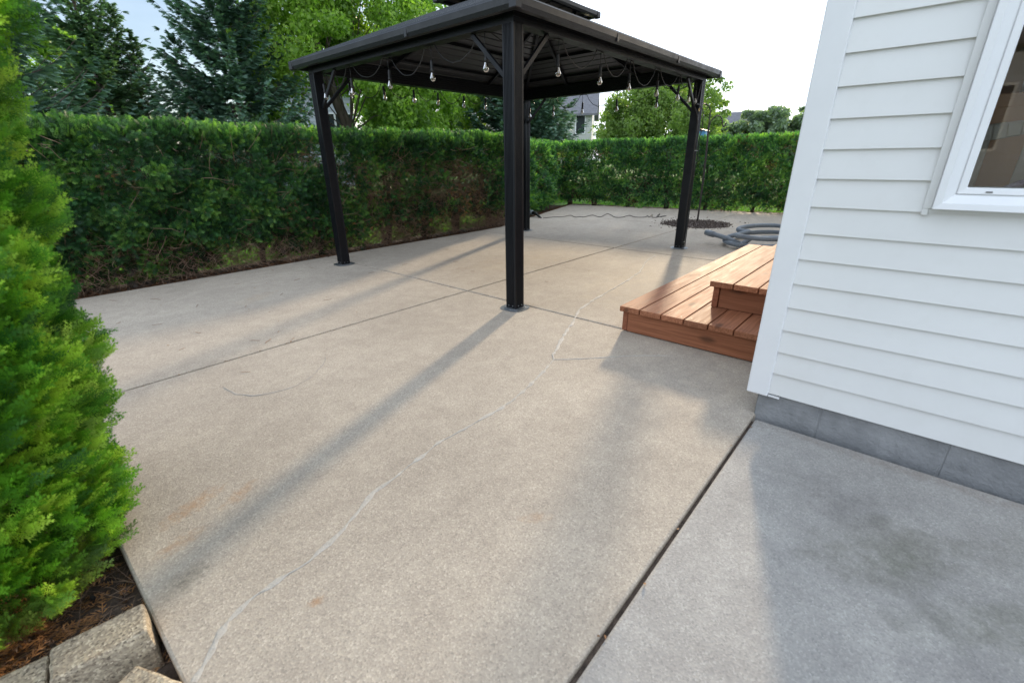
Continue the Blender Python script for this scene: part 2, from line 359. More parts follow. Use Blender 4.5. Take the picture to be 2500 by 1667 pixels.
def instance(T, P, D, Nn, S):
    """place template T at P, long axis D, facing Nn, size S"""
    V, F = T; D = nrm(D); Sd = nrm(np.cross(Nn, D)); Nn = np.cross(D, Sd)
    n = len(P); k = len(V)
    W_ = P[:, None, :] + S[:, None, None] * (V[None, :, 0:1] * D[:, None, :] + V[None, :, 1:2] * Sd[:, None, :] + V[None, :, 2:3] * Nn[:, None, :])
    FF = (F[None] + (np.arange(n) * k)[:, None, None]).reshape(-1, F.shape[1])
    return W_.reshape(-1, 3), FF, k
def rnd(n, s=1.0): return (rng.random((n, 3)) * 2 - 1) * s
def twigs(name, segs, r, mat, parent, n=4):
    """many little crooked twigs as 3-sided tapering strips in one mesh"""
    V = []; F = []
    for (p, d, L) in segs:
        p = np.array(p, float); d = np.array(d, float); d /= np.linalg.norm(d); o = len(V)
        a = np.cross(d, [0, 0, 1.0]); a = a / (np.linalg.norm(a) + 1e-6); b_ = np.cross(d, a)
        q = p.copy()
        for i in range(n + 1):
            rr = r * (1 - .75 * i / n)
            for k in range(3):
                t = 2.094 * k; V.append(q + (a * math.cos(t) + b_ * math.sin(t)) * rr)
            d = d + (rng.random(3) - .5) * .55; d /= np.linalg.norm(d); q = q + d * L / n
        for i in range(n):
            for k in range(3):
                F.append((o + i * 3 + k, o + i * 3 + (k + 1) % 3, o + (i + 1) * 3 + (k + 1) % 3, o + (i + 1) * 3 + k))
    return meshnp(name, np.array(V), np.array(F), mat, parent)

# ------------------------------------------------------------------ ground and patio
g = MB(); g.add([(-150, -150, -.11), (150, -150, -.11), (150, 150, -.11), (-150, 150, -.11)], [(0, 1, 2, 3)])
tag(obj('lawn', g, 'lawn'), kind='structure')
bed = MB()
def strip(mb, pts, z, jit=.012, step=.12):
    """bumpy sheet between two polylines"""
    a, b_ = pts
    L = max((Vector(a[i + 1]) - Vector(a[i])).length for i in range(len(a) - 1)) * (len(a) - 1); n = max(2, int(L / step)); mrows = 8
    def samp(pl_, t):
        t *= len(pl_) - 1; i = min(int(t), len(pl_) - 2); return Vector(pl_[i]).lerp(Vector(pl_[i + 1]), t - i)
    o = len(mb.v)
    for i in range(n + 1):
        pa = samp(a, i / n); pb = samp(b_, i / n)
        for j in range(mrows + 1):
            q = pa.lerp(pb, j / mrows); mb.v.append((q.x, q.y, z + random.uniform(-jit, jit)))
    for i in range(n):
        for j in range(mrows):
            k = o + i * (mrows + 1) + j; mb.f.append((k, k + mrows + 1, k + mrows + 2, k + 1))
strip(bed, ([(-1.5, 5.30), (6.2, 5.35), (7.35, 5.80), (10.1, 6.65)], [(-1.5, 5.95), (6.2, 6.0), (7.15, 6.35), (10.0, 7.35)]), -.035)
strip(bed, ([(9.95, 6.9), (10.72, 2.0), (11.2, -1.5)], [(10.6, 7.2), (11.35, 2.1), (11.8, -1.4)]), -.035)
tag(obj('hedge_soil', bed, 'soil'), kind='structure')
bed = MB(); strip(bed, ([(-1.4, 3.4), (-1.4, .2)], [(.012, 3.4), (.012, .2)]), -.085, .012, .05)
tag(obj('shrub_bed_soil', bed, 'soil'), kind='structure')
G_ = .007
JA, JB, JC = 2.919, 2.719, 5.388
def slab(poly, z=0., mat='conc', bev=.008, t=.11):
    o = obj('patio_slab', MB().prism(poly, z - t, z), mat, bevel=bev, seg=2); return tag(o, kind='structure')
slab([(.006, .350), (2.06, .351), (2.10, .351), (2.12, .30), (JB - G_, .30), (JB - G_, JA - G_), (-.02, JA - G_)])
slab([(-.03, JA + G_), (JB - G_, JA + G_), (JB - G_, 5.418), (-.03, 5.40)])
slab([(JB + G_, .30), (JC - G_, .30), (JC - G_, JA - G_), (JB + G_, JA - G_)])
slab([(JB + G_, JA + G_), (JC - G_, JA + G_), (JC - G_, 5.44), (JB + G_, 5.418)])
XD = 8.03
slab([(JC + G_, .30), (XD - G_, .30), (XD - G_, JA - G_), (JC + G_, JA - G_)])
slab([(JC + G_, JA + G_), (XD - G_, JA + G_), (XD - G_, 6.12), (7.27, 5.89), (5.95, 5.46), (JC + G_, 5.44)])
slab([(XD + G_, .30), (11.0, .30), (10.70, 2.78), (XD + G_, 2.88)])
slab([(XD + G_, 2.90), (10.68, 2.80), (10.02, 6.76), (XD + G_, 6.14)])
slab([(-.02, .336), (2.055, .339), (2.05, -2.6), (-.9, -2.6), (-.9, .328)], mat='conc0', bev=.010)
fill = MB()
for a, b_ in (((-.02, JA - .012, -.06), (10.6, JA + .012, -.012)), ((JB - .012, .3, -.061), (JB + .012, 5.41, -.0125)), ((JC - .012, .3, -.062), (JC + .012, 5.43, -.013)), ((XD - .012, .3, -.063), (XD + .012, 6.1, -.0135)), ((-.2, .31, -.064), (2.05, .37, -.018))): fill.box(a, b_)
tag(obj('joint_dirt', fill, 'soil'), kind='structure')
# mended crack across the slabs
CR = [(5.234, 2.291), (4.755, 2.188), (4.341, 2.036), (3.934, 1.97), (3.516, 1.921), (3.167, 1.886), (2.882, 1.828), (2.619, 1.701), (2.316, 1.594), (2.047, 1.469), (1.998, 1.427), (1.755, 1.358), (1.489, 1.3), (1.314, 1.283), (1.17, 1.281), (0.999, 1.288), (0.871, 1.27), (0.746, 1.254), (0.65, 1.237), (0.566, 1.186), (0.495, 1.149), (0.427, 1.133), (0.355, 1.116), (0.262, 1.122), (0.187, 1.125), (0.121, 1.106), (0.081, 1.073), (0.039, 1.027), (0.013, 1.0)]
def crackstrip(mb, pts, w0, ww, z):
    P_ = []
    for i in range(len(pts) - 1):
        a = Vector(pts[i]); b_ = Vector(pts[i + 1]); n = max(2, int((b_ - a).length / .025))
        for k in range(n): P_.append(a.lerp(b_, k / n))
    P_.append(Vector(pts[-1])); o = len(mb.v); off = 0
    for i, p in enumerate(P_):
        d = (P_[min(i + 1, len(P_) - 1)] - P_[max(i - 1, 0)]).normalized(); nn = Vector((-d.y, d.x)); off += random.uniform(-.004, .004); off *= .93
        f = w0 * (.35 + ww * random.random() ** 1.3) * (1.3 if random.random() < .15 else 1)
        zt = z + random.uniform(0, .0015)
        for s_, zz_ in ((-1, .0008), (-.55, zt), (.5, zt), (1, .0008)): q = p + nn * (off + s_ * f); mb.v.append((q.x, q.y, zz_))
    for i in range(len(P_) - 1):
        for k in range(3): mb.f.append((o + i * 4 + k, o + i * 4 + k + 1, o + (i + 1) * 4 + k + 1, o + (i + 1) * 4 + k))
cm = MB(); crackstrip(cm, CR[:11], .0080, 1.5, .0025); crackstrip(cm, [(1.998, 1.427), (2.099, 1.316), (2.314, 1.116), (2.493, .91)], .004, .8, .0015)
tag(obj('crack_filler', cm, 'filler'), kind='structure')
cm = MB(); crackstrip(cm, CR[10:], .0050, 2.2, .0014); tag(obj('crack_filler', cm, 'filler2'), kind='structure')
# scuffed tyre-like arc on the near slab
cm = MB(); crackstrip(cm, [(.593, 2.56), (.596, 2.50), (.61, 2.42), (.657, 2.342), (.72, 2.305), (.786, 2.284), (.85, 2.282), (.907, 2.294), (.97, 2.325), (1.02, 2.37), (1.09, 2.44), (1.137, 2.516)], .006, 1.0, .0011)
tag(obj('scuff_mark', cm, 'scuff'), kind='structure')

# mulch ring in the patio
cx, cy = 8.27, 2.93
oc = [(cx + .56 * math.cos(R(22.5 + 45 * k + 10)), cy + .56 * math.sin(R(22.5 + 45 * k + 10))) for k in range(8)]
mr = root('mulch_ring', (cx, cy, 0), 'eight sided bed of dark wood mulch set in the patio around the hook pole', 'mulch bed')
mm = MB(); mm.prism(oc, -.01, .006); obj('bed', mm, 'mulch', mr)
mm = MB()
for _ in range(900):
    a = random.random() * 6.283; r_ = .6 * math.sqrt(random.random()); 
    if random.random() < .06: r_ = random.uniform(.55, .95)
    x = cx + r_ * math.cos(a); y = cy + r_ * math.sin(a); l_ = random.uniform(.008, .03); t = random.random() * 6.28; z = .006 + random.random() * .02 * max(0, 1 - r_ / .6)
    mm.bar((x, y, z), (x + l_ * math.cos(t), y + l_ * math.sin(t), z + random.uniform(0, .02)), .009, .005)
ch = obj('wood_chips', mm, 'mulch', mr); ch['kind'] = 'stuff'

# ------------------------------------------------------------------ gazebo
X0, Y0, X1, Y1, ZT = 2.612, 2.2565, 5.8938, 4.8469, 1.902
gz = root('gazebo', ((X0 + X1) / 2, (Y0 + Y1) / 2, 0), 'black metal hardtop gazebo with two tier roof standing on the patio', 'gazebo')
def flute(w_, n, dpt):
    """half-profile of one fluted side from -w/2 to w/2"""
    pts = []; e = w_ * .14; span = w_ - 2 * e
    pts.append((-w_ / 2, 0))
    for i in range(n):
        a = -w_ / 2 + e + span * i / n; b_ = a + span / n * .55
        pts += [(a, 0), (a + .001, -dpt), (b_ - .001, -dpt), (b_, 0)]
    return pts
def fluted_square(w_, n=6, dpt=.0035):
    prof = flute(w_, n, dpt); P_ = []
    for k in range(4):
        a = k * math.pi / 2
        for t, dd in prof:
            x, y = t, -(w_ / 2 + dd); P_.append((x * math.cos(a) - y * math.sin(a), x * math.sin(a) + y * math.cos(a)))
    return P_
FS = fluted_square(.098)
for (px, py) in ((X0, Y0), (X0, Y1), (X1, Y0), (X1, Y1)):
    po = obj('post', MB().prism([(px + a, py + b_) for a, b_ in FS], .004, ZT + .01), 'metal', gz)
    bp = MB(); n_ = 24
    for (rr_, za, zb) in ((.105, .0005, .005), (.078, .0052, .010)):
        poly = []
        for k in range(n_):
            a = 2 * math.pi * k / n_; c_, s_ = math.cos(a), math.sin(a); e_ = .35
            poly.append((px + rr_ * (abs(c_) ** (e_ * 2) * (1 if c_ > 0 else -1)), py + rr_ * (abs(s_) ** (e_ * 2) * (1 if s_ > 0 else -1))))
        bp.prism(poly, za, zb)
    obj('base_plate', bp, 'galv', po)
    sb = MB()
    for (dx, dy) in ((-.052, -.02), (-.052, .02), (-.02, -.052), (.02, -.052), (.07, .05), (-.07, -.07)):
        z_ = .03 if abs(dx) < .06 and abs(dy) < .06 else .013
        obj('bolt', MB().lathe([(.005, -.003), (.005, .003)], (px + dx, py + dy, z_), 8), 'galv', po)
# fluted beams
def beam(p, q, nvec):
    p = Vector(p); q = Vector(q); nv = Vector(nvec); h_ = .135; mb = MB(); prof = [(0, 0)]
    nfl = 5
    prof = [(-.049, 0), (.049, 0)]
    side = [(.049, 0)]
    for i in range(nfl):
        a = .02 + (h_ - .03) * i / nfl; b_ = a + .011
        side += [(.049, a), (.045, a + .001), (.045, b_), (.049, b_ + .001)]
    side += [(.049, h_)]
    P_ = [(-s_, z) for s_, z in reversed(side)] + side
    o = len(mb.v); n = len(P_)
    for e in (p, q):
        for s_, z in P_: mb.v.append(tuple(e + nv * s_ + Vector((0, 0, z))))
    for i in range(n): mb.f.append((o + i, o + (i + 1) % n, o + n + (i + 1) % n, o + n + i))
    mb.f.append(tuple(range(n))); mb.f.append(tuple(range(2 * n - 1, n - 1, -1)))
    return obj('beam', mb, 'metal', gz)
e = .0485
beam((X0 - e, Y0, ZT), (X1 + e, Y0, ZT), (0, -1, 0)); beam((X0 - e, Y1, ZT), (X1 + e, Y1, ZT), (0, 1, 0))
beam((X0, Y0 + e + .001, ZT), (X0, Y1 - e - .001, ZT), (-1, 0, 0)); beam((X1, Y0 + e + .001, ZT), (X1, Y1 - e - .001, ZT), (1, 0, 0))
OV = .147; ZG = 1.937; TAN = .41
CX, CY = (X0 + X1) / 2, (Y0 + Y1) / 2; HX, HY = (X1 - X0) / 2 + OV, (Y1 - Y0) / 2 + OV
def tier(hx, hy, z0, ox, oy, nstrip, gh):
    """hip roof ring: eave half sizes hx,hy at z0, inner opening ox,oy; four stepped metal panels and four gutters"""
    dirs = [((1, 0), (0, 1), hx, hy, ox, oy), ((-1, 0), (0, -1), hx, hy, ox, oy), ((0, 1), (-1, 0), hy, hx, oy, ox), ((0, -1), (1, 0), hy, hx, oy, ox)]
    run = hx - ox
    for nrm_, tan_, a, l_, oa, ol in dirs:
        mb = MB()
        def pt(s_, t, dz=0):
            """s 0..1 up the slope, t -1..1 along"""
            dd = a - (a - oa) * s_; ll = l_ - (l_ - ol) * s_
            return (CX + nrm_[0] * dd + tan_[0] * ll * t, CY + nrm_[1] * dd + tan_[1] * ll * t, z0 + (a - oa) * s_ * TAN + dz)
        for i in range(nstrip):
            s0, s1 = i / nstrip, (i + 1) / nstrip
            r1 = s0 + (s1 - s0) * .80; r2 = s0 + (s1 - s0) * .86; r3 = s0 + (s1 - s0) * .94
            rows = [(s0, 0), (r1, 0), (r2, .026), (r3, .026), (s1, 0)]
            vs = []
            for s_, dz in rows: vs += [pt(s_, -1, dz), pt(s_, 1, dz)]
            mb.add(vs, [(2 * k, 2 * k + 1, 2 * k + 3, 2 * k + 2) for k in range(4)])
        o = obj('roof_panel', mb, 'panel', gz); md = o.modifiers.new('thickness', 'SOLIDIFY'); md.thickness = .002
        # gutter along the eave
        gm = MB(); c0 = Vector(pt(0, -1)); c1 = Vector(pt(0, 1)); nn = Vector((nrm_[0], nrm_[1], 0)); tt = Vector((tan_[0], tan_[1], 0))
        prof = [(-.030, -gh * .99), (.010, -gh), (.022, -gh * .55), (.026, .006), (.022, .010), (.015, .006), (.012, -.012), (-.030, -.012)]
        np_ = len(prof); o_ = len(gm.v)
        for c_, sg in ((c0, -1), (c1, 1)):
            for q, z in prof: gm.v.append(tuple(c_ + nn * q + tt * sg * (q if q > -.5 else 0) + Vector((0, 0, z))))
        for k in range(np_): gm.f.append((o_ + k, o_ + (k + 1) % np_, o_ + np_ + (k + 1) % np_, o_ + np_ + k))
        gm.f.append(tuple(range(o_, o_ + np_))); gm.f.append(tuple(range(o_ + 2 * np_ - 1, o_ + np_ - 1, -1)))
        go = obj('gutter', gm, 'roof', gz)
        if hx > 1.2:
            for t in ((-.33, .33) if l_ > 1.6 else (.28,)):
                jm = MB(); q = c0.lerp(c1, (t + 1) / 2) + nn * .012
                jm.bar(q + tt * -.014 + Vector((0, 0, -gh / 2 + .002)), q + tt * .014 + Vector((0, 0, -gh / 2 + .002)), .032, gh + .006)
                obj('gutter_clip', jm, 'roof', go, bevel=.003)
    cm_ = MB()
    for sx_ in (-1, 1):
        for sy_ in (-1, 1):
            p_ = (CX + sx_ * hx, CY + sy_ * hy, z0); q_ = (CX + sx_ * ox, CY + sy_ * oy, z0 + run * TAN)
            cm_ = MB(); cm_.bar(Vector(p_) + Vector((0, 0, .012)), Vector(q_) + Vector((0, 0, .012)), .05, .014)
            obj('hip_cap', cm_, 'roof', gz, bevel=.003)
            cc = MB(); cc.box((p_[0] - .029, p_[1] - .029, z0 - gh - .003), (p_[0] + .029, p_[1] + .029, z0 + .014)); obj('gutter_corner', cc, 'roof', gz, bevel=.004)
ZE = ZG + .055
tier(HX, HY, ZE, .62, .62 - (HX - HY), 13, .055)
ZU = 2.50
tier(.765, .42, ZU + .04, .346, .001, 4, .04)
OX, OY = .62, .62 - (HX - HY); ZO = ZE + (HX - OX) * TAN
# frame round the vent opening, short struts, upper beam ring
for (a, b_) in (((CX - OX, CY - OY), (CX + OX, CY - OY)), ((CX - OX, CY + OY), (CX + OX, CY + OY)), ((CX - OX, CY - OY + .02), (CX - OX, CY + OY - .02)), ((CX + OX, CY - OY + .02), (CX + OX, CY + OY - .02))):
    obj('vent_frame', MB().bar((*a, ZO - .015), (*b_, ZO - .015), .035, .05), 'metal', gz)
for sx_ in (-1, 1):
    for sy_ in (-1, 1):
        obj('vent_strut', MB().bar((CX + sx_ * (OX - .03), CY + sy_ * (OY - .03), ZO), (CX + sx_ * (OX - .03), CY + sy_ * (OY - .03), ZU + .10), .03, .03, (1, 0, 0)), 'metal', gz)
        # hip rafter and inner rafters under the panels
        p_ = (CX + sx_ * (HX - OV), CY + sy_ * (HY - OV), ZE + OV * TAN - .03); q_ = (CX + sx_ * OX, CY + sy_ * OY, ZO - .03)
        obj('rafter', MB().bar(p_, q_, .035, .04), 'metal', gz)
for sx_ in (-1, 1):
    for t in (-.42, .42):
        obj('rafter', MB().bar((CX + sx_ * (HX - OV), CY + t * 1.3, ZE + OV * TAN - .03), (CX + sx_ * OX, CY + t * OY * 1.6, ZO - .03), .03, .035), 'metal', gz)
for sy_ in (-1, 1):
    for t in (-.55, .55):
        obj('rafter', MB().bar((CX + t * 1.5, CY + sy_ * (HY - OV), ZE + OV * TAN - .03), (CX + t * OX * 1.5, CY + sy_ * OY, ZO - .03), .03, .035), 'metal', gz)
for s_ in (.30, .62):
    zz_ = ZE + (HX - OX) * s_ * TAN - .022; ax_ = HX - (HX - OX) * s_; ay_ = HY - (HY - OY) * s_
    for k in (-1, 1):
        obj('purlin', MB().bar((CX + k * ax_, CY - ay_, zz_), (CX + k * ax_, CY + ay_, zz_), .02, .025), 'metal', gz)
        obj('purlin', MB().bar((CX - ax_, CY + k * ay_, zz_), (CX + ax_, CY + k * ay_, zz_), .02, .025), 'metal', gz)
for sx_, px in ((1, X0), (-1, X1)):
    for sy_, py in ((1, Y0), (-1, Y1)):
        for d_ in ((sx_, 0), (0, sy_)):
            a = Vector((px + d_[0] * .05, py + d_[1] * .05, 1.60)); b_ = Vector((px + d_[0] * .37, py + d_[1] * .37, ZT - .002))
            mb = MB().bar(a, b_, .016, .022); dd = (b_ - a).normalized(); sv = Vector((-d_[1], d_[0], 0))
            for s_ in (-1, 1): mb.bar(a + sv * s_ * .010, b_ + sv * s_ * .010, .003, .028)
            obj('knee_brace', mb, 'metal', gz)

# ------------------------------------------------------------------ string lights
st = root('string_lights', (X0, Y0, ZT), 'black cord of clear filament bulbs looped under the gazebo beams', 'string lights')
bulbs = []
bulbs += [(X0, y, 1.662) for y in (4.705, 4.217, 3.633, 3.075, 2.507)]
bulbs += [(x, Y0, 1.662) for x in (3.12, 3.705, 4.21, 4.79, 5.311, 5.614, 5.816)]
bulbs += [(X1, y, 1.662) for y in (2.764, 3.308, 3.84, 4.333, 4.764)]
bulbs += [(x, Y1, 1.725) for x in (5.52, 5.025, 4.612, 4.171, 3.809, 3.401, 2.974)]
sockm = glassm = film = None
cab = MB()
OFFZ = {0: 0}
def inset(x, y):
    ix = .055 if abs(x - X0) < .01 else (-.055 if abs(x - X1) < .01 else 0); iy = .055 if abs(y - Y0) < .01 else (-.055 if abs(y - Y1) < .01 else 0)
    return x, y
for i, (x, y, z) in enumerate(bulbs):
    if sockm is None:
        s_ = MB().lathe([(.004, .145), (.009, .142), (.0125, .135), (.0125, .085), (.0145, .083), (.0145, .062), (.012, .060)], seg=10); g_ = MB().lathe([(.009, .066), (.012, .056), (.017, .040), (.0225, .024), (.0225, .015), (.017, .005), (.008, .0), (.002, -.001)], seg=12)
        f_ = MB()
        for k in range(6): a = k * 1.047; f_.bar((.003 * math.cos(a), .003 * math.sin(a), .055), (.009 * math.cos(a + .5), .009 * math.sin(a + .5), .014), .0012, .0012)
        def raw(name, mb, mat):
            me = bpy.data.meshes.new(name); me.from_pydata(mb.v, [], mb.f); me.materials.append(M[mat]); me.polygons.foreach_set('use_smooth', [True] * len(me.polygons)); return me
        sockm, glassm, film = raw('socket', s_, 'cable'), raw('bulb', g_, 'bulbglass'), raw('filament', f_, 'filament')
    so_ = bpy.data.objects.new('socket', sockm); COL.objects.link(so_); so_.parent = st; so_.location = Vector((x, y, z)) - st.location
    so_.rotation_euler = (random.uniform(-.06, .06), random.uniform(-.06, .06), random.random() * 3)
    gl_ = bpy.data.objects.new('bulb', glassm); COL.objects.link(gl_); gl_.parent = so_
    fi_ = bpy.data.objects.new('filament', film); COL.objects.link(fi_); fi_.parent = so_
    top = Vector((x, y, z + .14)); hook = Vector((x, y, ZT - .004))
    cab.tube([top, top.lerp(hook, .5) + Vector((random.uniform(-.006, .006), random.uniform(-.006, .006), 0)), hook], .0028, 6)
    if i < len(bulbs) - 1:
        nx = Vector((*bulbs[i + 1][:2], ZT - .004)); corner = abs(nx.x - hook.x) > .05 and abs(nx.y - hook.y) > .05
        dep = random.uniform(.11, .18) * min(1.0, (nx - hook).length / .45)
        if corner: dep = .06
        ins = Vector((0, 0, 0)); a_ = hook.lerp(nx, .08); b_ = nx.lerp(hook, .12)
        pts = [hook] + [a_.lerp(b_, t) + Vector((0, 0, -dep * (1 - (2 * t - 1) ** 2) ** .8 + (random.uniform(-.004, .004)))) for t in [k / 12 for k in range(13)]] + [nx]
        cab.tube(pts, .0038, 6)
obj('cable', cab, 'cable', st, smooth=True)
# cable that runs down the right-hand post
cpts = [(5.80, 2.2, ZT - .01), (5.74, 2.19, 1.80), (5.70, 2.19, 1.66), (5.759, 2.19, 1.654), (5.858, 2.19, 1.631), (5.935, 2.19, 1.575), (5.962, 2.19, 1.479), (5.955, 2.19, 1.379), (5.93, 2.19, 1.30), (5.93, 2.185, 1.1), (5.90, 2.19, .9), (5.905, 2.188, .5), (5.90, 2.185, .12), (5.89, 2.18, .02)]
pc = root('power_cord', (5.85, 2.19, 0), 'black cord looped through a brass eye and strapped down the right front gazebo post', 'power cord')
def smoothpts(p, n=6):
    P_ = [Vector(q) for q in p]; outp = []
    for i in range(len(P_) - 1):
        p0, p1, p2, p3 = P_[max(i - 1, 0)], P_[i], P_[i + 1], P_[min(i + 2, len(P_) - 1)]
        for k in range(n):
            t = k / n; outp.append(.5 * ((2 * p1) + (p2 - p0) * t + (2 * p0 - 5 * p1 + 4 * p2 - p3) * t * t + (3 * p1 - p0 - 3 * p2 + p3) * t ** 3))
    outp.append(P_[-1]); return outp
obj('cord', MB().tube(smoothpts(cpts), .005, 6), 'cable', pc, smooth=True)
obj('cord', MB().tube(smoothpts([(5.66, 2.19, 1.62), (5.585, 2.195, 1.56), (5.548, 2.2, 1.45), (5.545, 2.2, 1.30), (5.552, 2.2, 1.2), (5.83, 2.195, 1.0), (5.82, 2.195, .5), (5.83, 2.195, .05)][:1] + [(5.80, 2.195, 1.5), (5.812, 2.195, 1.2), (5.83, 2.195, .9), (5.822, 2.195, .5), (5.835, 2.195, .05)]), .006, 6), 'cable', pc, smooth=True)
sm = MB(); sm.box((5.838, 2.196, 1.163), (5.950, 2.203, 1.173)); sm.box((5.836, 2.196, .083), (5.952, 2.203, .09)); obj('strap', sm, 'galv', pc)
er = MB().tube([(5.80 + .014 * math.cos(a), 2.19, 1.60 + .014 * math.sin(a)) for a in [k * 6.2832 / 14 for k in range(15)]], .0035, 6); obj('eye_ring', er, 'brass', pc, smooth=True)

# ------------------------------------------------------------------ wooden steps
dk = root('wooden_steps', (4.2, .9, 0), 'two level reddish cedar deck steps beside the white house wall', 'steps')
bw, gp = .140, .0065
def platform(x0_, x1_, ytop, ybot, ztop, n, label_h, zbase, tiers):
    for i in range(n):
        y1_ = ytop - i * (bw + gp); y0_ = max(y1_ - bw, ybot)
        jx = random.uniform(-.004, .004)
        b_ = obj('deck_board', MB().box((x0_ + jx, y0_, ztop - .036), (x1_, y1_, ztop)), 'cedar', dk, bevel=.004, seg=2)
        sm_ = MB()
        for xx in [x0_ + .045] + [x0_ + .045 + (x1_ - x0_ - .09) * k / tiers for k in range(1, tiers + 1)]:
            for yy in (y0_ + .03, y1_ - .03): sm_.lathe([(.0035, -.002), (.0035, .0008)], (xx, yy, ztop), 6)
        obj('screw', sm_, 'iron', b_)
platform(2.665, 5.66, 1.372, .40, .178, 6, 0, 0, 5)
fz = .178 - .037
obj('fascia_board', MB().box((2.686, .405, .006), (2.722, 1.316, fz)), 'cedarcross', dk, bevel=.003)
obj('fascia_board', MB().box((2.690, 1.319, .006), (5.63, 1.355, fz)), 'cedarside', dk, bevel=.003)
obj('fascia_board', MB().box((5.59, .405, .006), (5.626, 1.316, fz)), 'cedarcross', dk, bevel=.003)
platform(3.005, 5.45, .918, .40, .355, 4, 0, 0, 4)
obj('fascia_board', MB().box((3.038, .405, .180), (3.072, .858, .355 - .037)), 'cedarcross', dk, bevel=.003)
obj('fascia_board', MB().box((3.026, .861, .180), (5.42, .897, .355 - .037)), 'cedarside', dk, bevel=.003)
for xx in (3.4, 3.9, 4.4, 4.9, 5.3): obj('joist', MB().box((xx, .42, .004), (xx + .038, 1.30, fz - .002)), 'cedarside', dk)

# ------------------------------------------------------------------ house
HXW = 2.093; HY = .36
hs = root('white_house', (HXW, HY, 0), 'white vinyl sided house corner with grey block foundation at the right', 'house')
CO = .0995; ZB = .128
YW0, YW1 = -.024, -1.42; ZW0, ZW1 = .937, 2.10
mb = MB()
def lapx(mb, x, ya, yb, z, za=None, zb=None):
    """one clapboard on the wall facing -x, bottom edge standing proud"""
    z0_, z1_ = z, z + CO; z0_ = max(z0_, za or -9); z1_ = min(z1_, zb or 99)
    if z1_ - z0_ < .004: return
    def px_(zq): return x - .013 + .011 * (zq - z) / CO
    mb.add([(px_(z0_), ya, z0_), (px_(z0_), yb, z0_), (px_(z1_), yb, z1_), (px_(z1_), ya, z1_), (x + .002, ya, z0_), (x + .002, yb, z0_), (px_(z0_) + .001, ya, z0_ + .0), (px_(z0_) + .001, yb, z0_)],
           [(0, 3, 2, 1), (0, 1, 5, 4)])
for i in range(48):
    z = ZB + i * CO
    if z + CO <= ZW0 + .001 or z >= ZW1: lapx(mb, HXW, -6.0, .345, z)
    else:
        lapx(mb, HXW, YW0 + .006, .345, z); lapx(mb, HXW, -6.0, YW1 - .006, z)
        if z < ZW0: lapx(mb, HXW, YW1 - .006, YW0 + .006, z, None, ZW0)
obj('siding', mb, 'siding', hs)
mb = MB()
for i in range(48):
    z = ZB + i * CO; y = .392
    for xa, xb in (((HXW + .09, 9.0),) if z > 2.42 or z < .32 else ((HXW + .09, 3.38), (5.05, 9.0))):
        mb.add([(xa, y, z), (xb, y, z), (xb, y - .011, z + CO), (xa, y - .011, z + CO), (xa, y - .016, z), (xb, y - .016, z)], [(0, 1, 2, 3), (0, 4, 5, 1)])
obj('siding', mb, 'siding', hs)
cbm = MB(); cbm.box((HXW - .020, .316, .113), (HXW + .004, .402, 4.9)); cbm.box((HXW + .005, .380, .113), (HXW + .085, .402, 4.9)); obj('corner_board', cbm, 'trim', hs, bevel=.004, seg=2)
obj('starter_strip', MB().box((HXW - .012, .27, .112), (HXW + .003, .315, .120)), 'trim', hs)
# foundation blocks
fd = MB(); y = .357; k = 0
while y > -6:
    L_ = .245 if k == 0 else .40
    fd.box((HXW + .006, y - L_ + .0035, -.10), (HXW + .12, y, .125)); y -= L_; k += 1
x = HXW + .125
while x < 9:
    fd.box((x + .003, .22, -.10), (x + .40, .357, .125)); x += .40
obj('foundation_block', fd, 'foundation', hs, bevel=.004)
obj('mortar', MB().box((HXW + .0085, -6, -.10), (HXW + .11, .352, .124)), 'foundation', hs)
# walls behind the siding (four slabs round the window opening) and the roof
wl = MB()
wl.box((HXW + .003, -6, .126), (HXW + .12, .378, ZW0)); wl.box((HXW + .003, -6, ZW1), (HXW + .12, .378, 4.9)); wl.box((HXW + .003, YW0, ZW0), (HXW + .12, .378, ZW1)); wl.box((HXW + .003, -6, ZW0), (HXW + .12, YW1, ZW1))
wl.box((HXW + .12, .27, .126), (3.38, .375, 4.9)); wl.box((5.05, .27, .126), (9, .375, 4.9)); wl.box((3.38, .27, 2.42), (5.05, .375, 4.9)); wl.box((3.38, .27, .126), (5.05, .375, .35))
wl.box((8.9, -6, .126), (9.0, .27, 4.9)); wl.box((HXW + .12, -6, .126), (8.9, -5.9, 4.9))
obj('wall', wl, 'trim', hs)
rf = MB(); ov_ = .35
rf.add([(HXW - ov_, .38 + ov_, 4.9), (9 + ov_, .38 + ov_, 4.9), (9 + ov_, -6 - ov_, 4.9), (HXW - ov_, -6 - ov_, 4.9), (5.2, -2.8, 6.8), (6.1, -2.8, 6.8)], [(0, 1, 5, 4), (1, 2, 5), (2, 3, 4, 5), (3, 0, 4), (3, 2, 1, 0)])
obj('roof', rf, 'shingle', hs)
# patio door on the deck side
dr = obj('patio_door', MB().box((3.39, .30, .36), (5.04, .33, .40)).box((3.39, .30, 2.36), (5.04, .38, 2.41)).box((3.39, .30, .40), (3.47, .38, 2.36)).box((4.96, .30, .40), (5.04, .38, 2.36)).box((4.17, .30, .40), (4.26, .37, 2.36)), 'trim', hs)
obj('pane', MB().box((3.47, .315, .40), (4.17, .32, 2.36)), 'glass', dr); obj('pane', MB().box((4.26, .315, .40), (4.96, .32, 2.36)), 'glass', dr)
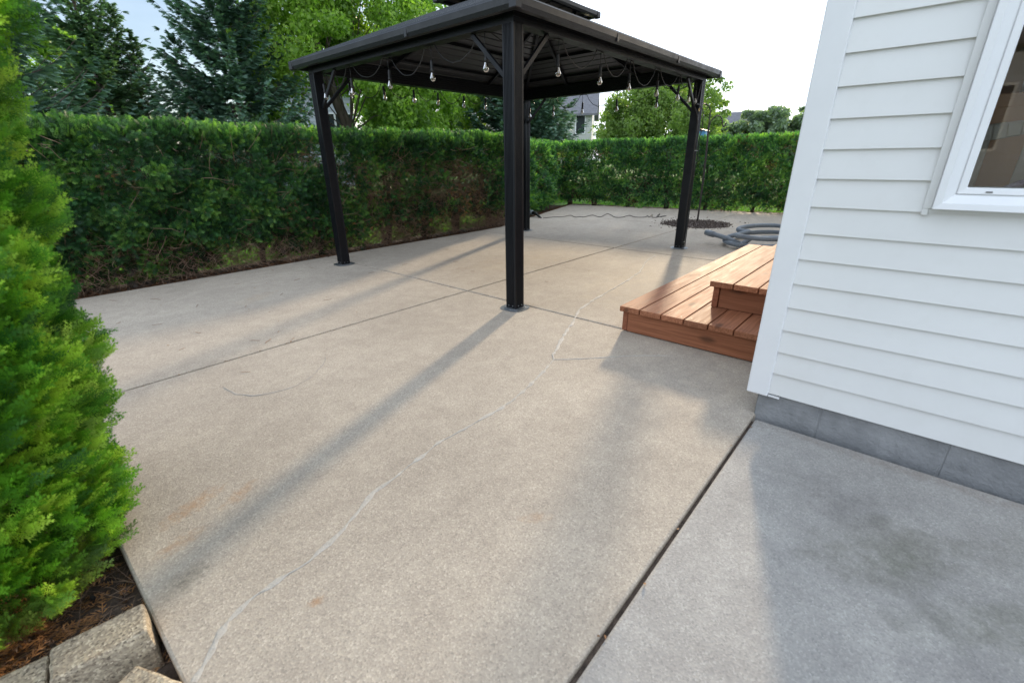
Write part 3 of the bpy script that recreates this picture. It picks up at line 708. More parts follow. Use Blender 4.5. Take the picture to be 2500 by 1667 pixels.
# window
def ring(mb, x0_, x1_, ya, yb, za, zb, t):
    """rectangular frame facing -x: outer ya>yb, za<zb, width t, mitred"""
    O_ = [(ya, za), (yb, za), (yb, zb), (ya, zb)]; I_ = [(ya - t, za + t), (yb + t, za + t), (yb + t, zb - t), (ya - t, zb - t)]
    vs = [(x0_[0], y, z) for y, z in O_] + [(x0_[1], y, z) for y, z in I_] + [(x1_, y, z) for y, z in O_] + [(x1_, y, z) for y, z in I_]
    fs = []
    for k in range(4):
        n = (k + 1) % 4
        fs += [(k, n, 4 + n, 4 + k), (8 + k, 12 + k, 12 + n, 8 + n), (k, 8 + k, 8 + n, n), (4 + k, 4 + n, 12 + n, 12 + k)]
    mb.add(vs, fs)
wf = MB(); wx = HXW - .048
ring(wf, (wx, wx + .004), HXW + .05, YW0 - .003, YW1 + .003, ZW0, ZW1, .022)
wi = obj('window', wf, 'trim', hs, bevel=.002)
f2 = MB(); ring(f2, (wx + .006, wx + .030), HXW + .06, YW0 - .025, YW1 + .025, ZW0 + .022, ZW1 - .022, .026); obj('frame', f2, 'trim', wi)
f3 = MB(); ring(f3, (wx + .024, wx + .028), HXW + .06, YW0 - .051, YW1 + .051, ZW0 + .048, ZW1 - .048, .020); obj('sash', f3, 'trim', wi, bevel=.002)
obj('pane', MB().box((wx + .040, YW1 + .07, ZW0 + .067), (wx + .045, YW0 - .07, ZW1 - .067)), 'glass', wi)
obj('weep_slot', MB().box((wx + .0225, -.155, ZW0 + .0545), (wx + .0255, -.140, ZW0 + .0575)), 'iron', wi)
jc = MB(); jc.box((HXW - .020, -.0268, ZW0 - .001), (HXW + .002, -.004, ZW1 + .02)); jc.box((HXW - .020, -.021, ZW0 - .022), (HXW + .002, -.004, ZW0 - .001)); jc.box((HXW - .012, YW1, ZW0 - .0095), (HXW + .002, -.0235, ZW0 - .003)); jc.box((HXW - .020, YW1 - .02, ZW0 - .022), (HXW + .002, YW1 - .003, ZW1 + .02))
obj('trim_channel', jc, 'siding', wi, bevel=.002)
# room behind the window
rm = MB()
rm.box((HXW + .13, -3.2, .30), (5.2, .26, .34)); rm.box((HXW + .13, -3.2, 2.6), (5.2, .26, 2.64))
rm.box((HXW + .13, -3.25, .34), (5.2, -3.2, 2.6))
rm.box((5.2, -3.2, .34), (5.25, .26, 2.6))
obj('room', rm, 'roomwood', hs)
iw = MB()
iw.box((3.04, -.86, 1.34), (3.06, -.20, 1.37))
for yy in (-.20, -.33, -.40, -.62): iw.box((3.04, yy - .012, 1.34), (3.06, yy + .0, 2.2))
iw.box((3.035, -.86, 1.63), (3.065, -.20, 1.645))
obj('inner_sash', iw, 'trim', hs)
for nm, mat in (('dining_chair', 'chairwood'),):
    dc = root('dining_chair', (2.55, -.5, .34), 'dark wooden chair back seen through the window glass', 'chair')
    rl = MB(); n_ = 14
    for k in range(n_):
        t0, t1 = k / n_, (k + 1) / n_
        def prof(t): return Vector((2.42 + .05 * math.sin(t * math.pi), -.085 - t * .50, 1.165 + .030 * math.sin(t * math.pi)))
        rl.bar(prof(t0), prof(t1) + (prof(t1) - prof(t0)) * .05, .03, .042 + .012 * math.cos(t0 * 6.28))
    obj('top_rail', rl, 'chairwood', dc, bevel=.004)
    for yy in (-.11, -.56): obj('leg', MB().bar((2.43, yy, 1.15), (2.47, yy, .345), .035, .035, (1, 0, 0)), 'chairwood', dc, bevel=.004)
    for yy in (-.24, -.33, -.42): obj('slat', MB().bar((2.45, yy, 1.17), (2.47, yy, .82), .045, .012, (1, 0, 0)), 'chairwood', dc)
    obj('seat', MB().box((2.46, -.58, .78), (2.86, -.09, .82)), 'chairwood', dc, bevel=.01)
    for yy in (-.12, -.55): obj('leg', MB().bar((2.83, yy, .78), (2.84, yy, .345), .035, .035, (1, 0, 0)), 'chairwood', dc)
cbn = root('cabinet', (2.95, -.7, .34), 'orange brown wooden cabinet in the room, lit through the window', 'cabinet')
obj('carcass', MB().box((2.90, -1.35, .34), (3.0, .10, 1.33)), 'roomwood', cbn, bevel=.005)
for yy in (-.30, -.80, -1.3): obj('door', MB().box((2.885, yy, .42), (2.899, yy + .44, 1.28)), 'roomwood', cbn, bevel=.004)
cu = root('cushion', (2.34, -.36, .83), 'orange fabric cushion with speckled purple trim inside the window', 'cushion')
cmb = MB(); nu, nv = 16, 10
for i in range(nu + 1):
    for j in range(nv):
        a = i / nu * math.pi; b_ = j / nv * 2 * math.pi; cmb.v.append((2.34 + .05 * math.sin(a) ** .6 * math.cos(b_), -.36 + .19 * math.cos(a), .925 + .10 * math.sin(a) ** .6 * math.sin(b_)))
for i in range(nu):
    for j in range(nv): cmb.f.append((i * nv + j, i * nv + (j + 1) % nv, (i + 1) * nv + (j + 1) % nv, (i + 1) * nv + j))
obj('cover', cmb, 'cushion', cu, smooth=True)
obj('piping', MB().tube([(2.34 - .03 + .012 * math.sin(k * 2.2), -.36 + .195 * math.cos(k * .21 - .3), .93 + .105 * math.sin(k * .21 - .3)) for k in range(18)], .014, 6), 'purple', cu, smooth=True)

# ------------------------------------------------------------------ hose
hz = root('pool_hose', (7.0, 1.7, 0), 'grey corrugated vacuum hose coiled loosely behind the wooden steps', 'hose')
hp = [(6.50, 2.05, .075), (6.42, 1.93, .06), (6.38, 1.82, .05)]
def arcp(cx_, cy_, rx, ry, a0, a1, z0_, z1_, n=12, rot=0):
    o_ = []
    for k in range(n + 1):
        t = k / n; a = R(a0 + (a1 - a0) * t); x = rx * math.cos(a); y = ry * math.sin(a); c_, s_ = math.cos(R(rot)), math.sin(R(rot)); o_.append((cx_ + x * c_ - y * s_, cy_ + x * s_ + y * c_, z0_ + (z1_ - z0_) * t))
    return o_
hp2 = [(6.47, 2.03, .13), (6.40, 1.90, .12), (6.33, 1.76, .10), (6.28, 1.60, .06)] + arcp(7.0, 1.52, .72, .42, 190, 545, .045, .06, 26, -8) + arcp(7.12, 1.50, .56, .36, 190, 540, .11, .18, 24, -12) + arcp(7.05, 1.55, .80, .38, 175, 330, .17, .06, 12, -5)
hp2 = [(x + .02 * math.sin(k * .6), y + .03 * math.sin(k * .45 + 1), z) for k, (x, y, z) in enumerate(hp2)]
hpath = smoothpts(hp2, 8)
rr_ = [.0385 if (k % 2) else .0355 for k in range(len(hpath))]
# resample evenly for the corrugation
acc = [hpath[0]]; dist_ = 0
for a, b_ in zip(hpath[:-1], hpath[1:]):
    L_ = (b_ - a).length; n = int(L_ / .009) + 1
    for k in range(1, n + 1): acc.append(a.lerp(b_, k / n))
obj('hose_tube', MB().tube(acc, [.029 + .0022 * math.cos(k * math.pi) for k in range(len(acc))], 12), 'hose', hz, smooth=False)
cf_ = Vector(hp2[0]); cdv = (Vector(hp2[0]) - Vector(hp2[1])).normalized()
obj('cuff', MB().tube([cf_ - cdv * .04, cf_ + cdv * .002, cf_ + cdv * .004, cf_ + cdv * .05, cf_ + cdv * .10, cf_ + cdv * .102], [.039, .039, .041, .041, .037, .030], 16), 'hose', hz, smooth=True)

# ------------------------------------------------------------------ blower with its cord
bl = root('leaf_blower', (7.55, 6.0, 0), 'grey electric garden tool lying on the patio behind the far gazebo post', 'garden tool')
a = Vector((7.60, 6.42, .075)); b_ = Vector((7.50, 5.98, .065)); d = (b_ - a).normalized()
obj('body', MB().tube([a, a + d * .01, a + d * .1, a.lerp(b_, .6), b_ - d * .02, b_], [.04, .052, .056, .058, .054, .03], 14), 'toolgrey', bl, smooth=True)
obj('handle', MB().tube(smoothpts([b_ - d * .02, b_ + d * .06 + Vector((0, 0, .012)), b_ + d * .16 + Vector((-.03, 0, -.01)), b_ + d * .27 + Vector((-.06, 0, -.035)), b_ + d * .36 + Vector((-.08, 0, -.055))]), [.034] * 6 + [.028] * 7 + [.022] * 8 + [.012] * 4, 10), 'cable', bl, smooth=True)
obj('nozzle', MB().tube([a - d * .25, a - d * .10, a], [.030, .036, .040], 12), 'cable', bl, smooth=True)
CP = [(7.36, 5.60), (7.50, 5.52), (7.577, 5.52), (7.726, 5.384), (8.023, 5.40), (7.82, 5.161), (7.93, 5.10), (7.921, 5.016), (8.30, 5.05), (8.12, 4.759), (8.70, 4.93), (8.27, 4.511), (8.348, 4.401), (8.68, 4.42), (8.509, 4.203), (8.617, 4.053), (8.88, 4.12), (8.66, 3.98), (9.10, 4.12), (8.68, 3.93), (8.76, 3.86), (9.30, 4.05), (8.87, 3.92), (8.82, 3.82), (9.05, 3.80), (8.90, 3.86)]
obj('cord', MB().tube(smoothpts([(x, y, .010) for x, y in CP], 6), .0055, 6), 'cable', bl, smooth=True)

# ------------------------------------------------------------------ shepherd hook
RV = Vector((.66, -.75, 0)).normalized(); P0 = Vector((8.67, 3.05, 0)) * 1.0
P0 = Vector((8.66, 3.045, 0))
def hk(t, z): return P0 + RV * t + Vector((0, 0, z))
sh = root('shepherd_hook', tuple(P0), 'black iron double hook pole standing in the mulch ring', 'hook pole')
obj('pole', MB().tube(smoothpts([hk(0, -.02), hk(0, .7), hk(-.015, 1.2), hk(-.03, 1.55), hk(-.03, 1.76), hk(-.045, 1.85), hk(-.10, 1.905), hk(-.17, 1.92), hk(-.235, 1.89), hk(-.265, 1.82), hk(-.27, 1.74), hk(-.30, 1.70), hk(-.34, 1.72)]), .010, 8), 'iron', sh, smooth=True)
obj('hook', MB().tube(smoothpts([hk(.014, .02), hk(.012, .8), hk(-.005, 1.3), hk(-.018, 1.55), hk(.0, 1.655), hk(.04, 1.71), hk(.095, 1.738), hk(.155, 1.72), hk(.195, 1.66), hk(.207, 1.60), hk(.225, 1.57), hk(.25, 1.58), hk(.262, 1.625)]), .010, 8), 'iron', sh, smooth=True)
obj('hook', MB().tube(smoothpts([hk(-.02, 1.47), hk(.02, 1.50), hk(.06, 1.545), hk(.08, 1.555)]), .005, 6), 'iron', sh, smooth=True)
bh = root('birdhouse', (11.9, 4.35, -.1), 'small blue birdhouse on a post showing just over the far hedge', 'birdhouse')
obj('post', MB().box((11.88, 4.33, -.1), (11.93, 4.38, 1.42)), 'bark', bh); obj('box', MB().box((11.80, 4.24, 1.42), (12.0, 4.46, 1.66)), 'blue', bh, bevel=.005)
rfm = MB(); rfm.add([(11.77, 4.20, 1.662), (12.03, 4.20, 1.662), (12.03, 4.50, 1.662), (11.77, 4.50, 1.662), (11.77, 4.35, 1.70), (12.03, 4.35, 1.70)], [(0, 1, 5, 4), (3, 4, 5, 2), (0, 4, 3), (1, 2, 5), (0, 3, 2, 1)]); obj('roof', rfm, 'iron', bh)

# ------------------------------------------------------------------ edging blocks
def blk(cx_, cy_, lx, ly, z0_, z1_, ang, label):
    o = obj('retaining_block', MB().box((-lx / 2, -ly / 2, z0_), (lx / 2, ly / 2, z1_)), 'block', bevel=.007, seg=2)
    o.location = (cx_, cy_, 0); o.rotation_euler = (0, 0, R(ang))
    bm = bmesh.new(); bm.from_mesh(o.data); bmesh.ops.subdivide_edges(bm, edges=bm.edges[:], cuts=5, use_grid_fill=True)
    for v_ in bm.verts: v_.co += Vector((random.uniform(-1, 1), random.uniform(-1, 1), random.uniform(-1, 1))) * .0018
    bm.to_mesh(o.data); bm.free()
    return tag(o, label, 'retaining block', 'concrete edging blocks in the planting bed')
blk(-.100, 1.237, .178, .105, -.12, .050, -6, 'tan concrete edging block nearest the patio edge, fully in view')
blk(-.284, 1.262, .180, .105, -.12, .040, -10, 'concrete edging block cut by the left frame edge, behind its neighbour')
blk(-.088, 1.045, .13, .14, -.14, .015, 25, 'lower grey concrete edging block at the bottom edge, turned at an angle')
nub = MB().lathe([(.006, -.01), (.006, .012), (.004, .017)], (-.10, 1.55, -.075), 10)

# ------------------------------------------------------------------ foliage
def fan_template(nb, sub, w1, w2, seed=1):
    """flat arborvitae fan: side shoots with rows of narrow scale-leaf twigs"""
    rr = random.Random(seed); V = []; F = []
    rhomb(V, F, (0, 0, 0), (1, 0, 0), 1.0, w1)
    for i in range(nb):
        t = .10 + .82 * i / nb
        for sgn in (-1, 1):
            a = sgn * (.80 - .30 * t) + rr.uniform(-.1, .1); L = .50 * (1 - t * .68) * rr.uniform(.8, 1.15); p = np.array((t + .02 * sgn, 0, 0)); d = dirv(a)
            rhomb(V, F, p, d, L, w1)
            for j in range(sub):
                u = .22 + .62 * j / sub
                for s2 in (-1, 1):
                    rhomb(V, F, p + d * L * u, dirv(a + s2 * rr.uniform(.5, .75)), L * .46 * (1 - u * .55) * rr.uniform(.8, 1.2), w2)
    V = np.array(V); V[:, 2] = -.16 * V[:, 0] ** 2 - .22 * np.abs(V[:, 1]) * V[:, 0]
    return V, np.array(F)
T_H = fan_template(4, 2, .046, .052)
T_F = fan_template(5, 1, .05, .060)
T_N = fan_template(6, 2, .032, .036)
def greens(n, P_, dark, mid, lite, s, jitter=.25, bias=0.0):
    t = np.clip(vnoise(P_, s) * .9 + bias + (rng.random(n) - .5) * jitter * 2, 0, 1)[:, None]
    return np.where(t < .5, np.array(dark) + (np.array(mid) - np.array(dark)) * t * 2, np.array(mid) + (np.array(lite) - np.array(mid)) * (t - .5) * 2)
ARB = ((.016, .055, .024), (.042, .135, .038), (.16, .30, .058))
def hedge(name, segs, height, label, dens, size, dead=None, cat='hedge', tstep=.85, trunks=True, depth=.62, gap=None, lowz=.30, gthr=.60, twn=110, lite=1.0, tpl=None):
    tpl = tpl or T_H
    """segs: list of (p0, p1, outward normal of the visible face, height0, height1)"""
    rt_ = root(name, (segs[0][0][0], segs[0][0][1], 0), label, cat)
    PP = []; DD = []; NN = []; SS = []; CC = []; dP = []; dD = []; dN = []; dS = []
    tw = []
    for (p0, p1, nv, h0, h1) in segs:
        p0 = np.array(p0, float); p1 = np.array(p1, float); L = np.linalg.norm(p1 - p0); u = (p1 - p0) / L; nv = np.array(nv, float); nv /= np.linalg.norm(nv)
        def place(n, kind):
            t = rng.random(n) * L; z = rng.random(n)
            H = h0 + (h1 - h0) * t / L
            base = np.zeros((n, 3)); base[:, :2] = p0 + u * t[:, None]
            if kind == 'face' or kind == 'back':
                sg = 1 if kind == 'face' else -1
                zz_ = .03 + (z ** .92) * (H - .03)
                q = base.copy(); q[:, 2] = zz_
                lump = (vnoise(q, 1.8) - .5) * .26 + (vnoise(q + 9, 6) - .5) * .24
                inset_ = np.clip((zz_ - (H - .10)) / .10, 0, 1) ** 2 * .10 + np.clip((.42 - zz_) / .42, 0, 1) ** 1.4 * .12
                dep = rng.exponential(.035, n)
                off = (depth / 2 + lump - inset_ - dep) * sg
                q[:, :2] += nv * off[:, None]
                keep = np.ones(n, bool)
                hole = vnoise(q * np.array([1, 1, .0]) + 5, 1.6) > gthr
                keep &= ~((zz_ < lowz) & hole & (rng.random(n) < .93)); keep &= ~((zz_ < lowz * .55) & (rng.random(n) < .55))
                keep &= ~((vnoise(q + 30, 3.6) < .27) & (rng.random(n) < .8))
                if gap is not None: keep &= rng.random(n) > gap(q)
                D_ = np.zeros((n, 3)); D_[:, :2] = nv * sg * .60; D_ += rnd(n, .85); D_[:, 2] += .10 + .9 * (zz_ / H) ** 5
                Nm = rnd(n, .7); Nm[:, :2] += nv * sg * .75; Nm[:, 2] += .30
                return q[keep], D_[keep], Nm[keep], (zz_ / H)[keep]
            q = base.copy(); a = (rng.random(n) - .5) * depth * .98
            q[:, :2] += nv * a[:, None]; q[:, 2] = H + (vnoise(q, 2.5) - .5) * .09 + (vnoise(q, 9) - .5) * .05 - rng.random(n) * .08 - (np.abs(a) / depth * 2) ** 4 * .07
            D_ = rnd(n, .55); D_[:, 2] += .95
            Nm = rnd(n, 1.0); return q, D_, Nm, np.ones(n) * 1.05
        nc = int(330 * L * h0); t = rng.random(nc) * L; q = np.zeros((nc, 3)); q[:, :2] = p0 + u * t[:, None] + nv * ((rng.random(nc) - .5) * .30)[:, None]
        q[:, 2] = lowz * .8 + rng.random(nc) ** .9 * ((h0 + (h1 - h0) * t / L) - lowz * .8 - .06)
        kk = ~((q[:, 2] < lowz * 1.2) & (vnoise(q * np.array([1, 1, .0]) + 5, 1.6) > gthr))
        if dead is not None: kk &= rng.random(nc) > np.clip(dead(q) * .8, 0, .55)
        q = q[kk]; nc = len(q); D_ = rnd(nc, 1); D_[:, 2] += .3; PP.append(q); DD.append(D_); NN.append(rnd(nc, .5) + np.array([nv[0], nv[1], 0])); SS.append(size * (1.0 + .5 * rng.random(nc)))
        CC.append(np.where(rng.random((nc, 1)) < .45, np.array([[.05, .04, .03]]), np.array([[.02, .055, .02]])) * (.7 + .6 * rng.random((nc, 1))))  # inner core added against sun leaking through, shade put into its dark colour
        nc = int((1500 if dead is not None else 500) * L * .55); t = rng.random(nc) * L; q = np.zeros((nc, 3)); q[:, :2] = p0 + u * t[:, None] + nv * ((rng.random(nc) - .35) * .34)[:, None]
        q[:, 2] = .04 + rng.random(nc) * .55; kk = ~((q[:, 2] < lowz * .9) & (vnoise(q * np.array([1, 1, .0]) + 5, 1.6) > gthr)); q = q[kk]; nc = len(q)
        PP.append(q); DD.append(rnd(nc, 1)); NN.append(rnd(nc, .5) + np.array([nv[0], nv[1], 0])); SS.append(size * (1.0 + .6 * rng.random(nc)))
        CC.append(np.where(rng.random((nc, 1)) < .65, np.array([[.055, .040, .030]]), np.array([[.02, .05, .02]])) * (.6 + .7 * rng.random((nc, 1))))
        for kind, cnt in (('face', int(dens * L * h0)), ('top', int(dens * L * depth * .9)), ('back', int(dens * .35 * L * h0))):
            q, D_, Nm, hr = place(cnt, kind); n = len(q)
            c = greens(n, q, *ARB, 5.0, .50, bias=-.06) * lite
            c = c * (1 + 1.0 * np.clip(hr - .84, 0, .3)[:, None]) ; c[:, 0] += .05 * np.clip(hr - .85, 0, .3)  # greens brightened towards the hedge top, backlight put into the colour
            s_ = size * (.65 + .7 * rng.random(n))
            dd_ = (dead(q) if dead is not None else np.zeros(n)) + .45 * (vnoise(q + 50, 3.3) > .80)
            isd = rng.random(n) < dd_
            br = np.where(rng.random((n, 1)) < .10, np.array([[.30, .13, .05]]), np.array([[.24, .14, .085]])) * (.6 + .7 * rng.random((n, 1)))
            c = np.where(isd[:, None], br, c)
            s_ = np.where(isd, s_ * .6, s_)
            if dead is not None:
                kp = ~(isd & (rng.random(n) < .62)); q, D_, Nm, c, s_ = q[kp], D_[kp], Nm[kp], c[kp], s_[kp]
            PP.append(q); DD.append(D_); NN.append(Nm); SS.append(s_); CC.append(c)
        # twigs: near-bare wood inside and at the foot
        for _ in range(int(L * twn)):
            t = random.random() * L; z = random.random() ** 2.0 * h0 * .9; b2 = p0 + u * t
            q = np.array([b2[0], b2[1], z]); q[:2] += nv * (depth * (random.random() * .5 - .08)) * (1 if z > .3 else .7)
            dd3 = np.array([nv[0] * .5, nv[1] * .5, .25]) + (rng.random(3) - .5) * np.array([1.6, 1.6, 1.2]); tw.append((q, dd3, random.uniform(.12, .4)))
        if dead is not None:
            for _ in range(int(L * 2000)):
                t = random.random() * L; z = random.random() * h0 * .85; b2 = p0 + u * t
                q = np.array([[b2[0] + nv[0] * depth * .3, b2[1] + nv[1] * depth * .3, z]])
                if random.random() < dead(q)[0] * 1.7: tw.append((q[0] - np.array([nv[0], nv[1], 0]) * random.random() * .15, np.array([nv[0], nv[1], .0]) * .8 + (rng.random(3) - .5) * 2.2, random.uniform(.10, .26)))
        t = .25
        while trunks and t < L:
            b2 = p0 + u * t; mbt = MB(); nst = random.choice((2, 3, 4))
            for s_ in range(nst):
                a = random.random() * 6.28; r_ = .02 + random.random() * .012; lean = random.uniform(.06, .22)
                pts = [(b2[0] + .03 * math.cos(a), b2[1] + .03 * math.sin(a), -.06)] + [(b2[0] + (lean * zt_ + .03) * math.cos(a) + random.uniform(-.02, .02), b2[1] + (lean * zt_ + .03) * math.sin(a) + random.uniform(-.02, .02), zt_) for zt_ in (.15, .4, .7, 1.0, h0 * .85)]
                mbt.tube(pts, [r_ * 1.25, r_, r_ * .9, r_ * .7, r_ * .5, r_ * .25], 6)
            obj('trunk', mbt, 'bark', rt_, smooth=True); t += tstep * random.uniform(.75, 1.25)
    P_ = np.concatenate(PP); D_ = np.concatenate(DD); Nm = np.concatenate(NN); S_ = np.concatenate(SS); C_ = np.concatenate(CC)
    V, F, k = instance(tpl, P_, D_, Nm, S_)
    C_ = np.repeat(C_, k, 0); vt = np.tile(tpl[0][:, 0], len(P_))[:, None]; C_ = C_ * (.75 + .5 * vt)
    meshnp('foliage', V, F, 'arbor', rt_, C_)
    t_ = twigs('branches', tw, .0042, 'twig', rt_); t_['kind'] = 'stuff'
    return rt_
def dead1(q):
    x = q[:, 0]; z = q[:, 2]
    f = np.exp(-((x - 4.6) / 1.35) ** 4) * np.clip((1.20 - z) / .25, 0, 1)
    f = f * (.80 + 1.1 * (vnoise(q + 3, 2.6) - .5))
    f += .75 * np.exp(-((x - 2.72) / .10) ** 2 - ((z - 1.25) / .17) ** 2)
    f += .55 * np.exp(-((x - .95) / .12) ** 2 - ((z - 1.0) / .12) ** 2)
    f += .50 * np.clip((.45 - z) / .35, 0, 1)
    return np.clip(f, 0, .92)
hedge('arborvitae_hedge', [((-1.2, 5.80), (6.35, 5.86), (0, -1), 1.405, 1.455)], 1.5, 'clipped arborvitae hedge with a brown bare patch along the left side of the patio', 3100, .082, dead1, lowz=.26, gthr=.62, twn=330)
hedge('arborvitae_hedge', [((6.55, 6.05), (9.9, 7.30), (.35, -.94), 1.40, 1.41), ((10.25, 7.2), (11.0, 2.0), (-.99, -.14), 1.41, 1.45), ((11.0, 2.0), (11.5, -1.4), (-.99, -.14), 1.45, 1.45)], 1.5, 'even green arborvitae hedge across the far end of the patio', 2100, .095, None, tstep=.75, lowz=.13, gthr=.42, twn=110, lite=1.25, tpl=T_F)

# bright shrub at the left edge
def sil(z): return np.interp(z, [-.08, 0., .06, .25, .6, 1.0, 1.4, 1.8, 2.2, 2.5], [.38, .42, .485, .515, .530, .585, .665, .70, .56, .06])
SH = np.array([-.42, 1.80])
shr = root('arborvitae_shrub', (SH[0], SH[1], -.08), 'tall bright green arborvitae shrub filling the left edge beside the patio', 'shrub')
def shrub():
    n = 36000; z = -.02 + rng.random(n) ** .95 * 2.45; a = rng.random(n) * 6.2832
    dirr = np.stack([np.cos(a), np.sin(a), np.zeros(n)], 1)
    # denser on the half the place can see
    keep = (dirr[:, 0] * .45 - dirr[:, 1] * .85 > -.65); z = z[keep]; a = a[keep]; dirr = dirr[keep]; n = len(z)
    q0 = dirr * 1.0; q0[:, 2] = z
    lump = (vnoise(q0 * np.array([.6, .6, 1]), 5) - .5) * .14 + (vnoise(q0 * np.array([.6, .6, 1.3]) + 7, 12) - .5) * .15
    r_ = sil(z) - .085 + lump - rng.exponential(.028, n)
    P_ = np.stack([SH[0] + dirr[:, 0] * r_, SH[1] + dirr[:, 1] * r_, z], 1)
    keep = ~((vnoise(q0 * np.array([.6, .6, 1.3]) + 7, 12) < .30) & (rng.random(n) < .75)); P_ = P_[keep]; dirr = dirr[keep]; n = len(P_)
    D_ = dirr * .8 + rnd(n, .45); D_[:, 2] += .55
    Nm = np.cross(dirr, [0, 0, 1.0]) * .8 + rnd(n, .75) + dirr * .25
    S_ = .050 + .042 * rng.random(n)
    c = greens(n, P_, (.024, .10, .012), (.11, .28, .020), (.38, .54, .06), 7, .40, bias=.04)
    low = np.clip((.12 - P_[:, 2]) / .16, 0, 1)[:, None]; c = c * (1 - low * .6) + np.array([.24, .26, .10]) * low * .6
    V, F, k = instance(T_N, P_, D_, Nm, S_); C_ = np.repeat(c, k, 0) * (.65 + .65 * np.tile(T_N[0][:, 0], n)[:, None])
    meshnp('foliage', V, F, 'arbor', shr, C_)
    # inner foliage keeps the heart closed, deep shade put into its darker tones
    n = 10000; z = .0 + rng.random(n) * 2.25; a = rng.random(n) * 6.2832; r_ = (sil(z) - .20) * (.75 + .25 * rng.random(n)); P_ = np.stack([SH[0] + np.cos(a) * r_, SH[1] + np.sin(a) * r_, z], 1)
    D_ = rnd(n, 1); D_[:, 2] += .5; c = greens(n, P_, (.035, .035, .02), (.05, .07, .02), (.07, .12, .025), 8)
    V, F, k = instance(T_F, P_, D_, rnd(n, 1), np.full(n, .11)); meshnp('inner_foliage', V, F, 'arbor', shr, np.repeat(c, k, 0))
    tw = []
    for _ in range(700):
        a_ = random.random() * 6.28; z_ = random.random() * 1.9; r_ = .12; tw.append((np.array([SH[0] + r_ * math.cos(a_), SH[1] + r_ * math.sin(a_), z_]), np.array([math.cos(a_), math.sin(a_), .6]), .38))
    o = twigs('branches', tw, .004, 'twig', shr); o['kind'] = 'stuff'
    obj('trunk', MB().tube([(SH[0], SH[1], -.1), (SH[0] + .01, SH[1], .5), (SH[0], SH[1] + .02, 1.9)], [.05, .04, .015], 10), 'bark', shr, smooth=True)
shrub()
# dry needles and fronds on the bed
def litter():
    n = 9500; P_ = np.stack([-.75 + rng.random(n) * .755, .95 + rng.random(n) * 1.5, np.zeros(n)], 1)
    dn = vnoise(P_, 3.2) + .55 * np.exp(-((P_[:, 0] + .33) / .22) ** 2 - ((P_[:, 1] - 1.45) / .28) ** 2); keep = rng.random(n) < np.clip((dn - .30) * 1.35, .06, 1); P_ = P_[keep]; n = len(P_)
    P_[:, 2] = -.078 + rng.random(n) ** 2 * .035
    D_ = rnd(n, 1); D_[:, 2] *= .28; Nm = rnd(n, .5); Nm[:, 2] += 1
    c = np.array([.52, .27, .13]) * (.35 + .9 * rng.random((n, 1))) ; g_ = rng.random(n) < .25; c[g_] = np.array([.10, .065, .05]) * (.6 + .8 * rng.random((g_.sum(), 1)))
    V, F, k = instance(spray_template(3, 0, .07), P_, D_, Nm, .03 + .035 * rng.random(n)); o = meshnp('dry_fronds', V, F, 'arbor', None, np.repeat(c, k, 0))
    tag(o, 'brown dead fronds and needles covering the soil under the bright shrub', 'leaf litter', kind='stuff')
    tw = [(np.array([-.45 + random.random() * .45, .98 + random.random() * .95, -.068]), np.array([random.uniform(-1, 1), random.uniform(-1, 1), random.uniform(-.05, .12)]), random.uniform(.03, .12)) for _ in range(420)]
    o = twigs('needle_twigs', tw, .0011, 'twig', None); tag(o, 'thin brown twigs strewn over the bed beside the patio edge', 'twigs', kind='stuff')
litter()
nb = obj('irrigation_nub', nub, 'cable'); tag(nb, 'small dark round peg in the soil by the shrub', 'peg')
# litter under the hedges
def hlitter():
    n = 9000; t = rng.random(n); x = -1.2 + t * 11.4; y = np.interp(x, [-1.2, 6.0, 7.3, 10.1], [5.42, 5.46, 5.90, 6.78]) + rng.exponential(.10, n) - .02; P_ = np.stack([x, y, -.028 + rng.random(n) * .02], 1)
    P_[:, 2] += np.where(rng.random(n) < .06, .03, 0)
    n2 = 4000; yy = rng.random(n2) * 8.2 - 1.4; xx = np.interp(yy, [-1.4, 2.07, 6.76], [11.15, 10.76, 10.02]) + rng.exponential(.08, n2); P_ = np.concatenate([P_, np.stack([xx, yy, -.028 + rng.random(n2) * .02], 1)]); n = len(P_)
    D_ = rnd(n, 1); D_[:, 2] *= .2; Nm = rnd(n, .4); Nm[:, 2] += 1; c = np.array([.20, .085, .04]) * (.3 + .9 * rng.random((n, 1)))
    V, F, k = instance(spray_template(2, 0, .10), P_, D_, Nm, .03 + .03 * rng.random(n)); tag(meshnp('dry_fronds', V, F, 'arbor', None, np.repeat(c, k, 0)), 'brown dead fronds along the foot of the hedges', 'leaf litter', kind='stuff')
hlitter()
